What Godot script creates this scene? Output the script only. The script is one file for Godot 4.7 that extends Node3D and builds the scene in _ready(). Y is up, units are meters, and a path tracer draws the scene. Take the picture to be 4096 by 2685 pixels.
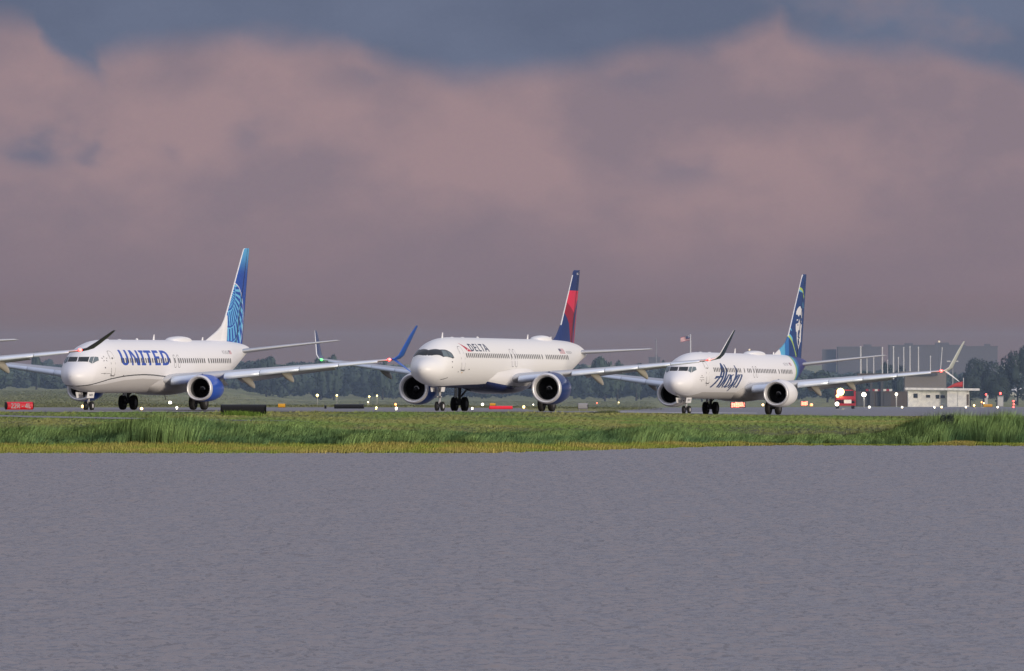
extends Node3D
# Evening at an airport seen across a bay through a long lens: four airliners queue on a taxiway.
# World: x right, y up, -z away from the camera. "D" below is the distance -z.

const TAXI_SIN := 0.352      # taxiway direction in (x, D)
const TAXI_COS := 0.936
const WATER_Y := -1.7
const WAVE_SLOPE := 0.031
const WAVE_L := 40.0        # one patch of waves repeats without a seam
var rng := RandomNumberGenerator.new()
var names_used := {}
var M := {}                  # materials
var noise := FastNoiseLite.new()

func _ready():
	rng.seed = 7
	# ---------------------------------------------------------------- camera, sky, sun, exposure
	var cam := Camera3D.new(); cam.name = "camera"
	cam.fov = 3.3505
	cam.near = 1.0; cam.far = 60000.0
	cam.position = Vector3(0, 3.7, 0)
	cam.rotation_degrees = Vector3(0.1342, 0, 0)
	add_child(cam); cam.current = true
	noise.seed = 11; noise.frequency = 1.0
	noise.fractal_type = FastNoiseLite.FRACTAL_FBM; noise.fractal_octaves = 5
	var we := WorldEnvironment.new(); we.name = "world_environment"
	var env := Environment.new()
	env.background_mode = Environment.BG_SKY
	var sky := Sky.new(); sky.sky_material = panorama_sky(); env.sky = sky
	env.tonemap_mode = Environment.TONE_MAPPER_LINEAR
	env.tonemap_exposure = 1.0
	env.volumetric_fog_enabled = true; env.volumetric_fog_density = 0.0
	env.sdfgi_enabled = true; env.ssao_enabled = true; env.ssil_enabled = true
	we.environment = env; add_child(we)
	var sun := DirectionalLight3D.new(); sun.name = "low_sun"
	sun.light_color = Color(1.0, 0.935, 0.86)
	sun.light_energy = 0.82
	sun.light_angular_distance = 12.0
	sun.shadow_enabled = true
	add_child(sun)
	sun.look_at_from_position(Vector3.ZERO, Vector3(-0.70, -0.12, -0.70), Vector3.UP)

	make_materials()
	sky_backdrop()
	setting()
	grasses()
	airliners()
	airfield_things()
	background()

# ==================================================================== helpers
func sg(c: Color) -> Color:                   # linear base colour -> albedo_color
	return c.linear_to_srgb()

func mat(key: String, c: Color, rough := 0.6, metal := 0.0, coat := 0.0) -> StandardMaterial3D:
	var m := StandardMaterial3D.new()
	m.albedo_color = sg(c); m.roughness = rough; m.metallic = metal
	if coat > 0.0:
		m.clearcoat_enabled = true; m.clearcoat = coat; m.clearcoat_roughness = 0.08
	m.resource_name = key
	M[key] = m
	return m

func glow(key: String, c: Color, energy: float) -> StandardMaterial3D:
	var m := mat(key, Color(0.8, 0.8, 0.8), 0.4)
	m.emission_enabled = true; m.emission = c; m.emission_energy_multiplier = energy
	return m

func numbered(called: String) -> String:
	var n: int = names_used.get(called, 0)
	names_used[called] = n + 1
	return called if n == 0 else "%s_%03d" % [called, n]

func tag(o: Node, label: String, category: String, group := "", kind := ""):
	if label != "": o.set_meta("label", label)
	if category != "": o.set_meta("category", category)
	if group != "": o.set_meta("group", group)
	if kind != "": o.set_meta("kind", kind)

func thing(called: String, label: String, category: String, at: Vector3, turn := 0.0, group := "") -> Node3D:
	var o := Node3D.new(); o.name = numbered(called); add_child(o)
	o.position = at; o.rotation.y = turn
	tag(o, label, category, group)
	return o

func part(called: String, mesh: Mesh, m: Material, parent: Node, at := Vector3.ZERO) -> MeshInstance3D:
	var o := MeshInstance3D.new()
	o.name = called if parent != self else numbered(called)
	o.mesh = mesh; o.material_override = m
	parent.add_child(o, true)
	o.position = at
	return o

func structure(called: String, mesh: Mesh, m: Material) -> MeshInstance3D:
	var o := part(called, mesh, m, self)
	o.set_meta("kind", "structure")
	return o

# a grid of points pts[i][j] -> smooth mesh with outward normals
func grid(pts: Array, wrap := false, uvs: Array = [], facing := Vector3.ZERO, colors: Array = []) -> ArrayMesh:
	var nu := pts.size(); var nv: int = pts[0].size()
	var V := PackedVector3Array(); var N := PackedVector3Array(); var U := PackedVector2Array(); var C := PackedColorArray()
	var mid := Vector3.ZERO
	for i in nu:
		for j in nv: mid += pts[i][j]
	mid /= float(nu * nv)
	var score := 0.0
	for i in nu:
		for j in nv:
			var a: Vector3 = pts[mini(i + 1, nu - 1)][j]; var b: Vector3 = pts[maxi(i - 1, 0)][j]
			var jn := j + 1; var jp := j - 1
			if wrap:
				if jn > nv - 1: jn = 1
				if jp < 0: jp = nv - 2
			else:
				jn = mini(jn, nv - 1); jp = maxi(jp, 0)
			var c: Vector3 = pts[i][jn]; var d: Vector3 = pts[i][jp]
			var n := (a - b).cross(c - d)
			if n.length() < 1e-9:       # a pole: take the direction from the neighbouring ring
				var i2 := i + 1 if i == 0 else i - 1
				var e := Vector3.ZERO
				for k in nv: e += pts[i2][k]
				n = (pts[i][j] - e / float(nv))
				var a2: Vector3 = pts[mini(i2 + 1, nu - 1)][j]; var b2: Vector3 = pts[maxi(i2 - 1, 0)][j]
				var n2 := (a2 - b2).cross(pts[i2][jn] - pts[i2][jp])
				if n2.dot(n) < 0.0: n = -n
			n = n.normalized()
			V.append(pts[i][j]); N.append(n)
			U.append(uvs[i][j] if uvs.size() > 0 else Vector2(float(i) / maxf(1.0, nu - 1), float(j) / maxf(1.0, nv - 1)))
			if colors.size() > 0: C.append(colors[i][j])
			score += n.dot(facing) if facing != Vector3.ZERO else n.dot((pts[i][j] as Vector3) - mid)
	if score < 0.0:
		for k in N.size(): N[k] = -N[k]
	var I := PackedInt32Array()
	for i in nu - 1:
		for j in nv - 1:
			var k := i * nv + j
			var q := [k, k + nv, k + nv + 1, k + 1]
			for t in [[0, 1, 2], [0, 2, 3]]:
				var x: int = q[t[0]]; var y: int = q[t[1]]; var z: int = q[t[2]]
				var fn := (V[z] - V[x]).cross(V[y] - V[x])
				if fn.length_squared() < 1e-16: continue
				if fn.dot(N[x] + N[y] + N[z]) < 0.0: I.append_array(PackedInt32Array([x, z, y]))
				else: I.append_array(PackedInt32Array([x, y, z]))
	var A := []; A.resize(Mesh.ARRAY_MAX)
	A[Mesh.ARRAY_VERTEX] = V; A[Mesh.ARRAY_NORMAL] = N; A[Mesh.ARRAY_TEX_UV] = U; A[Mesh.ARRAY_INDEX] = I
	if colors.size() > 0: A[Mesh.ARRAY_COLOR] = C
	var me := ArrayMesh.new(); me.add_surface_from_arrays(Mesh.PRIMITIVE_TRIANGLES, A)
	return me

# many flat-shaded solids in one part
class Solid:
	var st := SurfaceTool.new()
	func _init():
		st.begin(Mesh.PRIMITIVE_TRIANGLES)
		st.set_smooth_group(-1)
	func tri(a: Vector3, b: Vector3, c: Vector3, out: Vector3):
		if (c - a).cross(b - a).dot(out) < 0.0:
			var t := b; b = c; c = t
		st.set_uv(Vector2.ZERO)
		st.add_vertex(a); st.add_vertex(b); st.add_vertex(c)
	func quad(a: Vector3, b: Vector3, c: Vector3, d: Vector3, out: Vector3):
		tri(a, b, c, out); tri(a, c, d, out)
	# box with chamfered vertical look: o centre, x y z half axes
	func box(o: Vector3, x: Vector3, y: Vector3, z: Vector3):
		for s in [-1.0, 1.0]:
			quad(o + x * s - y - z, o + x * s + y - z, o + x * s + y + z, o + x * s - y + z, x * s)
			quad(o + y * s - x - z, o + y * s + x - z, o + y * s + x + z, o + y * s - x + z, y * s)
			quad(o + z * s - x - y, o + z * s + x - y, o + z * s + x + y, o + z * s - x + y, z * s)
	func b(o: Vector3, size: Vector3):
		box(o, Vector3(size.x / 2, 0, 0), Vector3(0, size.y / 2, 0), Vector3(0, 0, size.z / 2))
	func done() -> ArrayMesh:
		st.generate_normals()
		return st.commit()

# tube along points with radii
func tube(path: Array, radii: Array, sides := 10, cap := true) -> ArrayMesh:
	var rows := []
	var n := path.size()
	var up := Vector3.UP
	for i in n:
		var d: Vector3 = (path[mini(i + 1, n - 1)] - path[maxi(i - 1, 0)]).normalized()
		if absf(d.dot(up)) > 0.9: up = Vector3.RIGHT if absf(d.x) < 0.7 else Vector3.BACK
		var x := d.cross(up).normalized(); var y := x.cross(d).normalized()
		if cap and i == 0: rows.append(ring(path[0], x, y, 0.001, sides))
		rows.append(ring(path[i], x, y, radii[i], sides))
		if cap and i == n - 1: rows.append(ring(path[i], x, y, 0.001, sides))
	return grid(rows, true)

func ring(o: Vector3, x: Vector3, y: Vector3, r: float, sides: int) -> Array:
	var a := []
	for k in sides + 1:
		var t := TAU * (k % sides) / float(sides)
		a.append(o + x * cos(t) * r + y * sin(t) * r)
	return a

# lathe: profile of (along, radius) about an axis through o
func lathe(prof: Array, o: Vector3, axis: Vector3, sides := 28, squash := 0.0, facing := Vector3.ZERO) -> ArrayMesh:
	var ax := axis.normalized()
	var x := ax.cross(Vector3.UP).normalized()
	if x.length() < 0.5: x = Vector3.RIGHT
	var y := x.cross(ax).normalized()
	if y.y < 0.0: y = -y
	var rows := []
	for p in prof:
		var r := []
		for k in sides + 1:
			var t := TAU * (k % sides) / float(sides)
			var rr: float = p[1]
			var cy := sin(t)
			var f := 1.0
			if squash > 0.0 and cy < 0.0: f = 1.0 - squash * cy * cy
			r.append(o + ax * p[0] + (x * cos(t) * (1.0 + (squash * 0.25 if cy < 0.0 else 0.0) * absf(cy) * absf(cos(t))) + y * cy * f) * rr)
		rows.append(r)
	return grid(rows, true, [], facing)

func interp(tab: Array, k: int, s: float) -> float:   # monotone cubic through column k over sqrt(column 0)
	var n := tab.size()
	if s <= tab[0][0]: return tab[0][k]
	if s >= tab[n - 1][0]: return tab[n - 1][k]
	var i := 0
	while tab[i + 1][0] < s: i += 1
	var x0 := sqrt(tab[i][0]); var x1 := sqrt(tab[i + 1][0])
	var h := x1 - x0; var t := (sqrt(s) - x0) / h
	var m0 := slope(tab, k, i); var m1 := slope(tab, k, i + 1)
	var t2 := t * t; var t3 := t2 * t
	return (2 * t3 - 3 * t2 + 1) * tab[i][k] + (t3 - 2 * t2 + t) * h * m0 + (-2 * t3 + 3 * t2) * tab[i + 1][k] + (t3 - t2) * h * m1

func slope(tab: Array, k: int, i: int) -> float:
	var n := tab.size()
	if i == 0: return (tab[1][k] - tab[0][k]) / (sqrt(tab[1][0]) - sqrt(tab[0][0]))
	if i == n - 1: return (tab[n - 1][k] - tab[n - 2][k]) / (sqrt(tab[n - 1][0]) - sqrt(tab[n - 2][0]))
	var a: float = (tab[i][k] - tab[i - 1][k]) / (sqrt(tab[i][0]) - sqrt(tab[i - 1][0]))
	var b: float = (tab[i + 1][k] - tab[i][k]) / (sqrt(tab[i + 1][0]) - sqrt(tab[i][0]))
	if a * b <= 0.0: return 0.0
	return 2.0 * a * b / (a + b)

func lin(tab: Array, x: float) -> float:               # [[x, y], ...]
	if x <= tab[0][0]: return tab[0][1]
	for i in tab.size() - 1:
		if x <= tab[i + 1][0]:
			var t: float = (x - tab[i][0]) / (tab[i + 1][0] - tab[i][0])
			return lerpf(tab[i][1], tab[i + 1][1], t)
	return tab[tab.size() - 1][1]

func noise_texture(freq: float, lo: Color, hi: Color, size := 512, sd := 3, octaves := 5) -> ImageTexture:
	var f := FastNoiseLite.new(); f.seed = sd; f.frequency = freq; f.fractal_octaves = octaves
	var im := f.get_seamless_image(size, size)
	im.convert(Image.FORMAT_RGB8)
	var data := im.get_data()
	for k in size * size:
		var t := data[k * 3] / 255.0
		t = smoothstep(0.15, 0.85, t)
		var c := lo.lerp(hi, t)
		data[k * 3] = int(c.r * 255.0); data[k * 3 + 1] = int(c.g * 255.0); data[k * 3 + 2] = int(c.b * 255.0)
	return ImageTexture.create_from_image(Image.create_from_data(size, size, false, Image.FORMAT_RGB8, data))

func normal_texture(freq: float, strength: float, size := 512, sd := 5, octaves := 5, stretch := 1.0) -> ImageTexture:
	var f := FastNoiseLite.new(); f.seed = sd; f.frequency = freq; f.fractal_octaves = octaves
	var im := f.get_seamless_image(size, size)
	im.bump_map_to_normal_map(strength)
	return ImageTexture.create_from_image(im)

# ==================================================================== materials
func make_materials():
	mat("white_paint", Color(0.84, 0.84, 0.84), 0.42)
	mat("wing_grey", Color(0.50, 0.52, 0.55), 0.38, 0.0, 0.3)
	mat("slat_metal", Color(0.70, 0.77, 0.86), 0.38, 0.35)
	mat("fairing_cream", Color(0.44, 0.42, 0.37), 0.5)
	mat("lip_metal", Color(0.74, 0.74, 0.75), 0.42, 0.45)
	mat("fan_dark", Color(0.025, 0.027, 0.03), 0.4, 0.3)
	mat("inlet_dark", Color(0.06, 0.065, 0.07), 0.5)
	mat("hot_metal", Color(0.20, 0.18, 0.16), 0.4, 0.7)
	mat("blue_paint", Color(0.018, 0.085, 0.46), 0.3, 0.0, 0.3)
	mat("navy_paint", Color(0.012, 0.026, 0.115), 0.25, 0.0, 0.7)
	mat("engine_navy", Color(0.010, 0.035, 0.16), 0.28, 0.0, 0.4)
	mat("bright_blue", Color(0.03, 0.12, 0.52), 0.35, 0.0, 0.2)
	mat("black_paint", Color(0.016, 0.016, 0.022), 0.35, 0.0, 0.3)
	mat("tire", Color(0.014, 0.014, 0.016), 0.8)
	mat("hub", Color(0.55, 0.55, 0.55), 0.5)
	mat("strut", Color(0.42, 0.42, 0.43), 0.45, 0.2)
	mat("dark_strut", Color(0.10, 0.10, 0.105), 0.55)
	mat("glass_dark", Color(0.02, 0.026, 0.032), 0.06)
	mat("glass_sky_tint", Color(0.14, 0.18, 0.20), 0.08)  # side panes: sky reflection put into a lighter base colour
	mat("window_glass", Color(0.055, 0.055, 0.06), 0.3)
	mat("seam", Color(0.24, 0.24, 0.25), 0.5)
	mat("seam_dark", Color(0.12, 0.12, 0.125), 0.5)
	mat("print_grey", Color(0.08, 0.085, 0.11), 0.4)
	mat("sign_black", Color(0.006, 0.0065, 0.008), 0.4)
	var sr := mat("sign_red", Color(0.62, 0.025, 0.05), 0.4)
	sr.emission_enabled = true; sr.emission = Color(0.9, 0.06, 0.10); sr.emission_energy_multiplier = 0.35
	mat("sign_yellow", Color(0.70, 0.36, 0.02), 0.4)
	mat("letter_white", Color(0.8, 0.78, 0.74), 0.5)
	mat("grey_box", Color(0.30, 0.30, 0.31), 0.6)
	mat("pole_white", Color(0.72, 0.72, 0.72), 0.5)
	mat("pole_dark", Color(0.07, 0.075, 0.085), 0.6)
	mat("truck_red", Color(0.40, 0.02, 0.03), 0.3, 0.0, 0.5)
	mat("windsock_red", Color(0.62, 0.035, 0.02), 0.8)
	mat("taupe", Color(0.22, 0.195, 0.175), 0.8)
	mat("brown_panel", Color(0.095, 0.072, 0.055), 0.8)
	mat("dark_steel_shade", Color(0.065, 0.065, 0.07), 0.6)  # dark steel paint; doubles as painted shade in recesses
	mat("far_block", Color(0.115, 0.10, 0.095), 0.85)
	glow("red_light", Color(1.0, 0.13, 0.08), 9.0)
	glow("green_light", Color(0.1, 1.0, 0.35), 2.0)
	glow("white_light", Color(1.0, 0.96, 0.86), 4.0)
	glow("warm_light", Color(1.0, 0.80, 0.48), 3.0)
	glow("yellow_light", Color(1.0, 0.92, 0.55), 2.6)
	glow("orange_light", Color(1.0, 0.33, 0.09), 2.2)
	glow("amber_light", Color(1.0, 0.55, 0.10), 2.4)
	# water: dark body, fine chop
	var w := mat("water", Color(0.105, 0.090, 0.092), 0.24)
	w.metallic_specular = 0.5
	w.normal_enabled = true; w.normal_scale = 0.55
	w.normal_texture = normal_texture(0.018, 9.0, 1024, 21, 6)
	w.uv1_triplanar = true; w.uv1_world_triplanar = true; w.uv1_scale = Vector3(0.085, 0.085, 0.022)
	mat("wave", Color(0.180, 0.158, 0.160), 0.16)
	M.wave.normal_enabled = true; M.wave.normal_scale = 0.2
	M.wave.normal_texture = normal_texture(0.075, 7.0, 1024, 33, 3)
	M.wave.uv1_triplanar = true; M.wave.uv1_world_triplanar = true; M.wave.uv1_scale = Vector3(0.036, 0.036, 0.011)
	# asphalt
	var a := mat("asphalt", Color(1, 1, 1), 0.42)
	a.albedo_texture = noise_texture(0.02, Color(0.41, 0.395, 0.405), Color(0.48, 0.465, 0.47), 512, 9)
	a.uv1_triplanar = true; a.uv1_world_triplanar = true; a.uv1_scale = Vector3(0.06, 0.06, 0.02)
	var a2 := mat("concrete", Color(1, 1, 1), 0.55)
	a2.albedo_texture = noise_texture(0.02, Color(0.47, 0.455, 0.46), Color(0.54, 0.525, 0.52), 512, 10)
	a2.uv1_triplanar = true; a2.uv1_world_triplanar = true; a2.uv1_scale = Vector3(0.06, 0.06, 0.02)
	# ground under the grass
	var g := mat("earth_grass", Color(1, 1, 1), 0.95)
	g.vertex_color_use_as_albedo = true
	g.albedo_texture = noise_texture(0.015, Color(0.74, 0.74, 0.70), Color(1, 1, 1), 512, 14)
	g.uv1_triplanar = true; g.uv1_world_triplanar = true; g.uv1_scale = Vector3(0.05, 0.05, 0.012)
	var gr := mat("grass_blade", Color(1, 1, 1), 0.75)
	gr.vertex_color_use_as_albedo = true
	gr.cull_mode = BaseMaterial3D.CULL_DISABLED
	gr.backlight_enabled = true; gr.backlight = Color(0.35, 0.38, 0.2)
	var lf := mat("leaf", Color(0.055, 0.088, 0.062), 0.9)
	lf.cull_mode = BaseMaterial3D.CULL_DISABLED
	lf.backlight_enabled = true; lf.backlight = Color(0.15, 0.2, 0.1)
	var lf2 := mat("leaf_blue", Color(0.055, 0.085, 0.060), 0.9)
	lf2.cull_mode = BaseMaterial3D.CULL_DISABLED
	var lf3 := mat("leaf_dark", Color(0.032, 0.052, 0.040), 0.9)
	lf3.cull_mode = BaseMaterial3D.CULL_DISABLED
	mat("bark", Color(0.04, 0.035, 0.03), 0.9)
	var wb := mat("white_wall", Color(1, 1, 1), 0.8)
	wb.albedo_texture = noise_texture(0.012, Color(0.87, 0.87, 0.875), Color(0.95, 0.945, 0.935), 512, 31)
	wb.uv1_triplanar = true; wb.uv1_world_triplanar = true; wb.uv1_scale = Vector3(0.2, 0.2, 0.2)

# ==================================================================== sky
# az and el in "frame units": u to the right, v up from the horizon, 1 unit = 1/45900 rad
func cloud_edge(u: float) -> float:      # height of the top of the lit cloud bank
	return lin([[-9000, 1300], [-6000, 1150], [-3600, 1240], [-2500, 1330], [-2048, 1370], [-1930, 1355], [-1800, 1190], [-1700, 1160], [-1650, 1225], [-1480, 1262], [-1200, 1300], [-1040, 1335], [-800, 1300], [-640, 1275], [-540, 1225], [-340, 1190], [-140, 1160], [60, 1180], [250, 1200], [450, 1238], [760, 1255], [900, 1305], [1060, 1400], [1130, 1330], [1260, 1265], [1450, 1250], [1650, 1262], [1850, 1195], [2050, 1120], [2600, 1150], [3600, 1300], [6000, 1220], [9000, 1300]], u)

func blob(u: float, v: float, cu: float, cv: float, ru: float, rv: float) -> float:
	var a := (u - cu) / ru; var b := (v - cv) / rv
	return exp(-(a * a + b * b))

func sky_rgb(u: float, v: float) -> Color:   # linear
	var n1 := noise.get_noise_2d(u / 900.0 + 3.1, v / 620.0 + 7.7)
	var n2 := noise.get_noise_2d(u / 420.0 - 5.0, v / 300.0 + 1.3)
	var n3 := noise.get_noise_2d(u / 1700.0 + 19.0, v / 900.0 - 4.0)
	var blue := Color(0.120, 0.145, 0.220)
	var shade := Color(0.250, 0.198, 0.236)
	var pink := Color(0.335, 0.240, 0.262)
	var low := Color(0.214, 0.175, 0.212).lerp(Color(0.196, 0.126, 0.110), smoothstep(320.0, 20.0, v))
	var wu := u + n1 * 160.0 + n2 * 60.0
	var wv := v + n2 * 70.0 + n1 * 60.0
	# how much of the lit bank is here
	var e := cloud_edge(wu) - wv
	var bank := smoothstep(-85.0, 80.0, e - 14.0 + n2 * 80.0)
	# pink lobes inside the bank, in tilted rows
	var lobes := 0.48 + n1 * 0.75 + n2 * 0.45 + n3 * 0.45
	lobes += 0.42 * blob(u, v, -780, 940, 560, 150) + 0.50 * blob(u, v, -120, 800, 420, 130) + 0.45 * blob(u, v, 200, 730, 330, 130) + 0.42 * blob(u, v, 1130, 850, 260, 110) + 0.3 * blob(u, v, 850, 740, 500, 160) + 0.35 * blob(u, v, -1950, 1180, 420, 170) + 0.30 * blob(u, v, -1300, 1060, 420, 150)
	lobes -= 0.50 * blob(u, v, 470, 800, 330, 130) + 0.45 * blob(u, v, 640, 980, 640, 110) + 0.45 * blob(u, v, -1350, 1090, 120, 120) + 0.40 * blob(u, v, -1000, 910, 110, 110) + 0.35 * blob(u, v, 1700, 980, 520, 170) + 0.5 * blob(u, v, -840, 790, 200, 110)
	lobes = clampf(lobes, 0.0, 1.0)
	# the bank dissolves into mauve air towards the horizon
	var air := smoothstep(800.0, 120.0, v + n3 * 120.0)
	var c := shade.lerp(pink, lobes * (1.0 - 0.82 * air))
	c = c.lerp(low, air * 0.92)
	# dark blue-grey scraps
	var scraps := 0.85 * blob(wu, wv, -1900, 850, 140, 66) + 0.55 * blob(wu, wv, -1655, 835, 60, 40) + 0.30 * blob(wu, wv, -1015, 910, 70, 60) + 0.35 * blob(wu, wv, 440, 1110, 170, 50) + 0.35 * blob(wu, wv, 700, 770, 190, 60) + 0.22 * blob(wu, wv, -1330, 850, 40, 50) + 0.3 * blob(wu, wv, -600, 1130, 120, 40)
	c = c.lerp(Color(0.150, 0.158, 0.225), clampf(scraps, 0.0, 0.9))
	var up := blue.lerp(Color(0.145, 0.172, 0.255), clampf(0.5 + n3 * 1.4, 0.0, 1.0))
	up = up.lerp(Color(0.235, 0.20, 0.245), clampf((n1 - 0.05) * 1.6, 0.0, 0.6) * smoothstep(700.0, 1500.0, u) )
	c = up.lerp(c, bank)
	return c

# the whole sky: the same bank low down, broken blue-grey and mauve cloud above
func panorama_sky() -> PanoramaSkyMaterial:
	var w := 1024; var h := 512
	var f := FastNoiseLite.new(); f.seed = 4; f.frequency = 1.0; f.fractal_octaves = 5
	var data := PackedByteArray(); data.resize(w * h * 3)
	var k := 0
	for j in h:
		var el := (0.5 - (j + 0.5) / h) * PI
		for i in w:
			var az := ((i + 0.5) / w - 0.5) * TAU       # 0 at -z, growing to +x
			var c: Color
			if el < 0.0:
				c = Color(0.19, 0.17, 0.20)
			else:
				var dir := Vector3(sin(az) * cos(el), sin(el), -cos(az) * cos(el))
				var t := smoothstep(0.045, 0.15, sin(el))
				var lum := 0.282 + 0.70 * pow(maxf(0.0, sin(el) - 0.25), 1.1)      # an overcast sky is brightest overhead
				var n := f.get_noise_3d(dir.x * 3.0, dir.y * 7.0, dir.z * 3.0)
				var n2 := f.get_noise_3d(dir.x * 9.0 + 7.0, dir.y * 20.0, dir.z * 9.0)
				var high := Color(0.86, 0.97, 1.27).lerp(Color(1.08, 0.99, 1.12), clampf(0.4 + n * 1.6 + n2 * 0.5, 0.0, 1.0)) * lum
				var near_low := sky_rgb(fposmod(az * 45900.0 + 9000.0, 18000.0) - 9000.0, minf(el * 45900.0, 2400.0)) if el < 0.16 else Color(0.15, 0.17, 0.25)
				c = near_low.lerp(high, t)
			c = c.linear_to_srgb()
			data[k] = int(clampf(c.r, 0, 1) * 255.0 + 0.5); data[k + 1] = int(clampf(c.g, 0, 1) * 255.0 + 0.5); data[k + 2] = int(clampf(c.b, 0, 1) * 255.0 + 0.5)
			k += 3
	var m := PanoramaSkyMaterial.new()
	m.panorama = ImageTexture.create_from_image(Image.create_from_data(w, h, false, Image.FORMAT_RGB8, data))
	return m

# the far clouds in finer grain than the panorama holds: an arc of sky 40 km away
func sky_backdrop():
	var w := 1500; var h := 420
	var half := 9.0 * PI / 180.0
	var top := 3.4 * PI / 180.0; var bottom := -0.55 * PI / 180.0
	var data := PackedByteArray(); data.resize(w * h * 3)
	var k := 0
	for j in h:
		var el := lerpf(top, bottom, (j + 0.5) / h)
		for i in w:
			var az := lerpf(-half, half, (i + 0.5) / w)
			var c := sky_rgb(az * 45900.0, maxf(el * 45900.0, 0.0)).linear_to_srgb()
			var dz := rng.randf() - 0.5
			data[k] = int(clampf(c.r * 255.0 + 0.5 + dz, 0, 255)); data[k + 1] = int(clampf(c.g * 255.0 + 0.5 + dz, 0, 255)); data[k + 2] = int(clampf(c.b * 255.0 + 0.5 + dz, 0, 255))
			k += 3
	var m := StandardMaterial3D.new()
	m.shading_mode = BaseMaterial3D.SHADING_MODE_UNSHADED
	m.cull_mode = BaseMaterial3D.CULL_DISABLED
	m.albedo_texture = ImageTexture.create_from_image(Image.create_from_data(w, h, false, Image.FORMAT_RGB8, data))
	var pts := []; var uvs := []
	var R := 40000.0
	for i in 37:
		var r := []; var q := []
		for j in 9:
			var az := lerpf(-half, half, i / 36.0); var el := lerpf(top, bottom, j / 8.0)
			r.append(Vector3(sin(az) * cos(el), sin(el), -cos(az) * cos(el)) * R + Vector3(0, 3.7, 0))
			q.append(Vector2(i / 36.0, j / 8.0))
		pts.append(r); uvs.append(q)
	structure("sky", grid(pts, false, uvs, Vector3(0, 0, 1)), m)

# ==================================================================== the lie of the land
func shore(x: float) -> float:
	return lin([[-400, 640], [-120, 668], [-60, 676], [-30, 679], [-1.4, 679], [2.3, 692], [7, 708], [12, 729], [17, 743], [33, 740], [70, 748], [400, 800]], x)

func along(x: float, d: float) -> float: return x * TAXI_SIN + d * TAXI_COS
func across(x: float, d: float) -> float: return x * TAXI_COS - d * TAXI_SIN + 334.9     # + towards the camera

func ground_y(x: float, d: float) -> float:
	var u := along(x, d); var q := across(x, d)
	var line := lin([[560, 0.45], [728, 0.35], [814, 0.03], [852, -0.14], [890, -0.39], [948, -0.91], [1010, -1.15], [1200, -1.5]], u)
	var aq := absf(q)
	var y := line - 0.012 * minf(aq, 11.0)
	if q > 11.0: y -= 0.85 * (1.0 - exp(-(q - 11.0) / 22.0))
	var right := clampf((x + 12.0) / 45.0, 0.0, 1.0)
	var far := -0.95 - right * 0.0026 * clampf(d - 1000.0, 0.0, 700.0)
	far -= 1.75 * smoothstep(-56.0, -34.0, x) * (1.0 - right) * smoothstep(1200.0, 1650.0, d)
	if q < -11.0:
		y = lerpf(y, far, smoothstep(-11.0, -75.0, q))
	var s := shore(x)
	var b := smoothstep(s + 6.0, s + 95.0, d)
	var bank := WATER_Y - 0.02 + (d - s) * 0.011
	if d < s: bank = WATER_Y - 0.02 + (d - s) * 0.08
	y = lerpf(minf(bank, -0.6), y, b)
	if d > s + 30.0 and q > 8.0:
		y += noise.get_noise_2d(x * 0.03, d * 0.012) * 0.10 * smoothstep(8.0, 20.0, q)
	return y

func at(x: float, d: float, up := 0.0) -> Vector3: return Vector3(x, ground_y(x, d) + up, -d)

# a point on the ground at distance d that the long lens sees in column px of a 4096 wide frame
func col(px: float, d: float) -> float: return (px - 2048.0) / 45900.0 * d
func hgt(py: float, d: float) -> float: return 3.7 + (1450.0 - py) / 45900.0 * d

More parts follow.
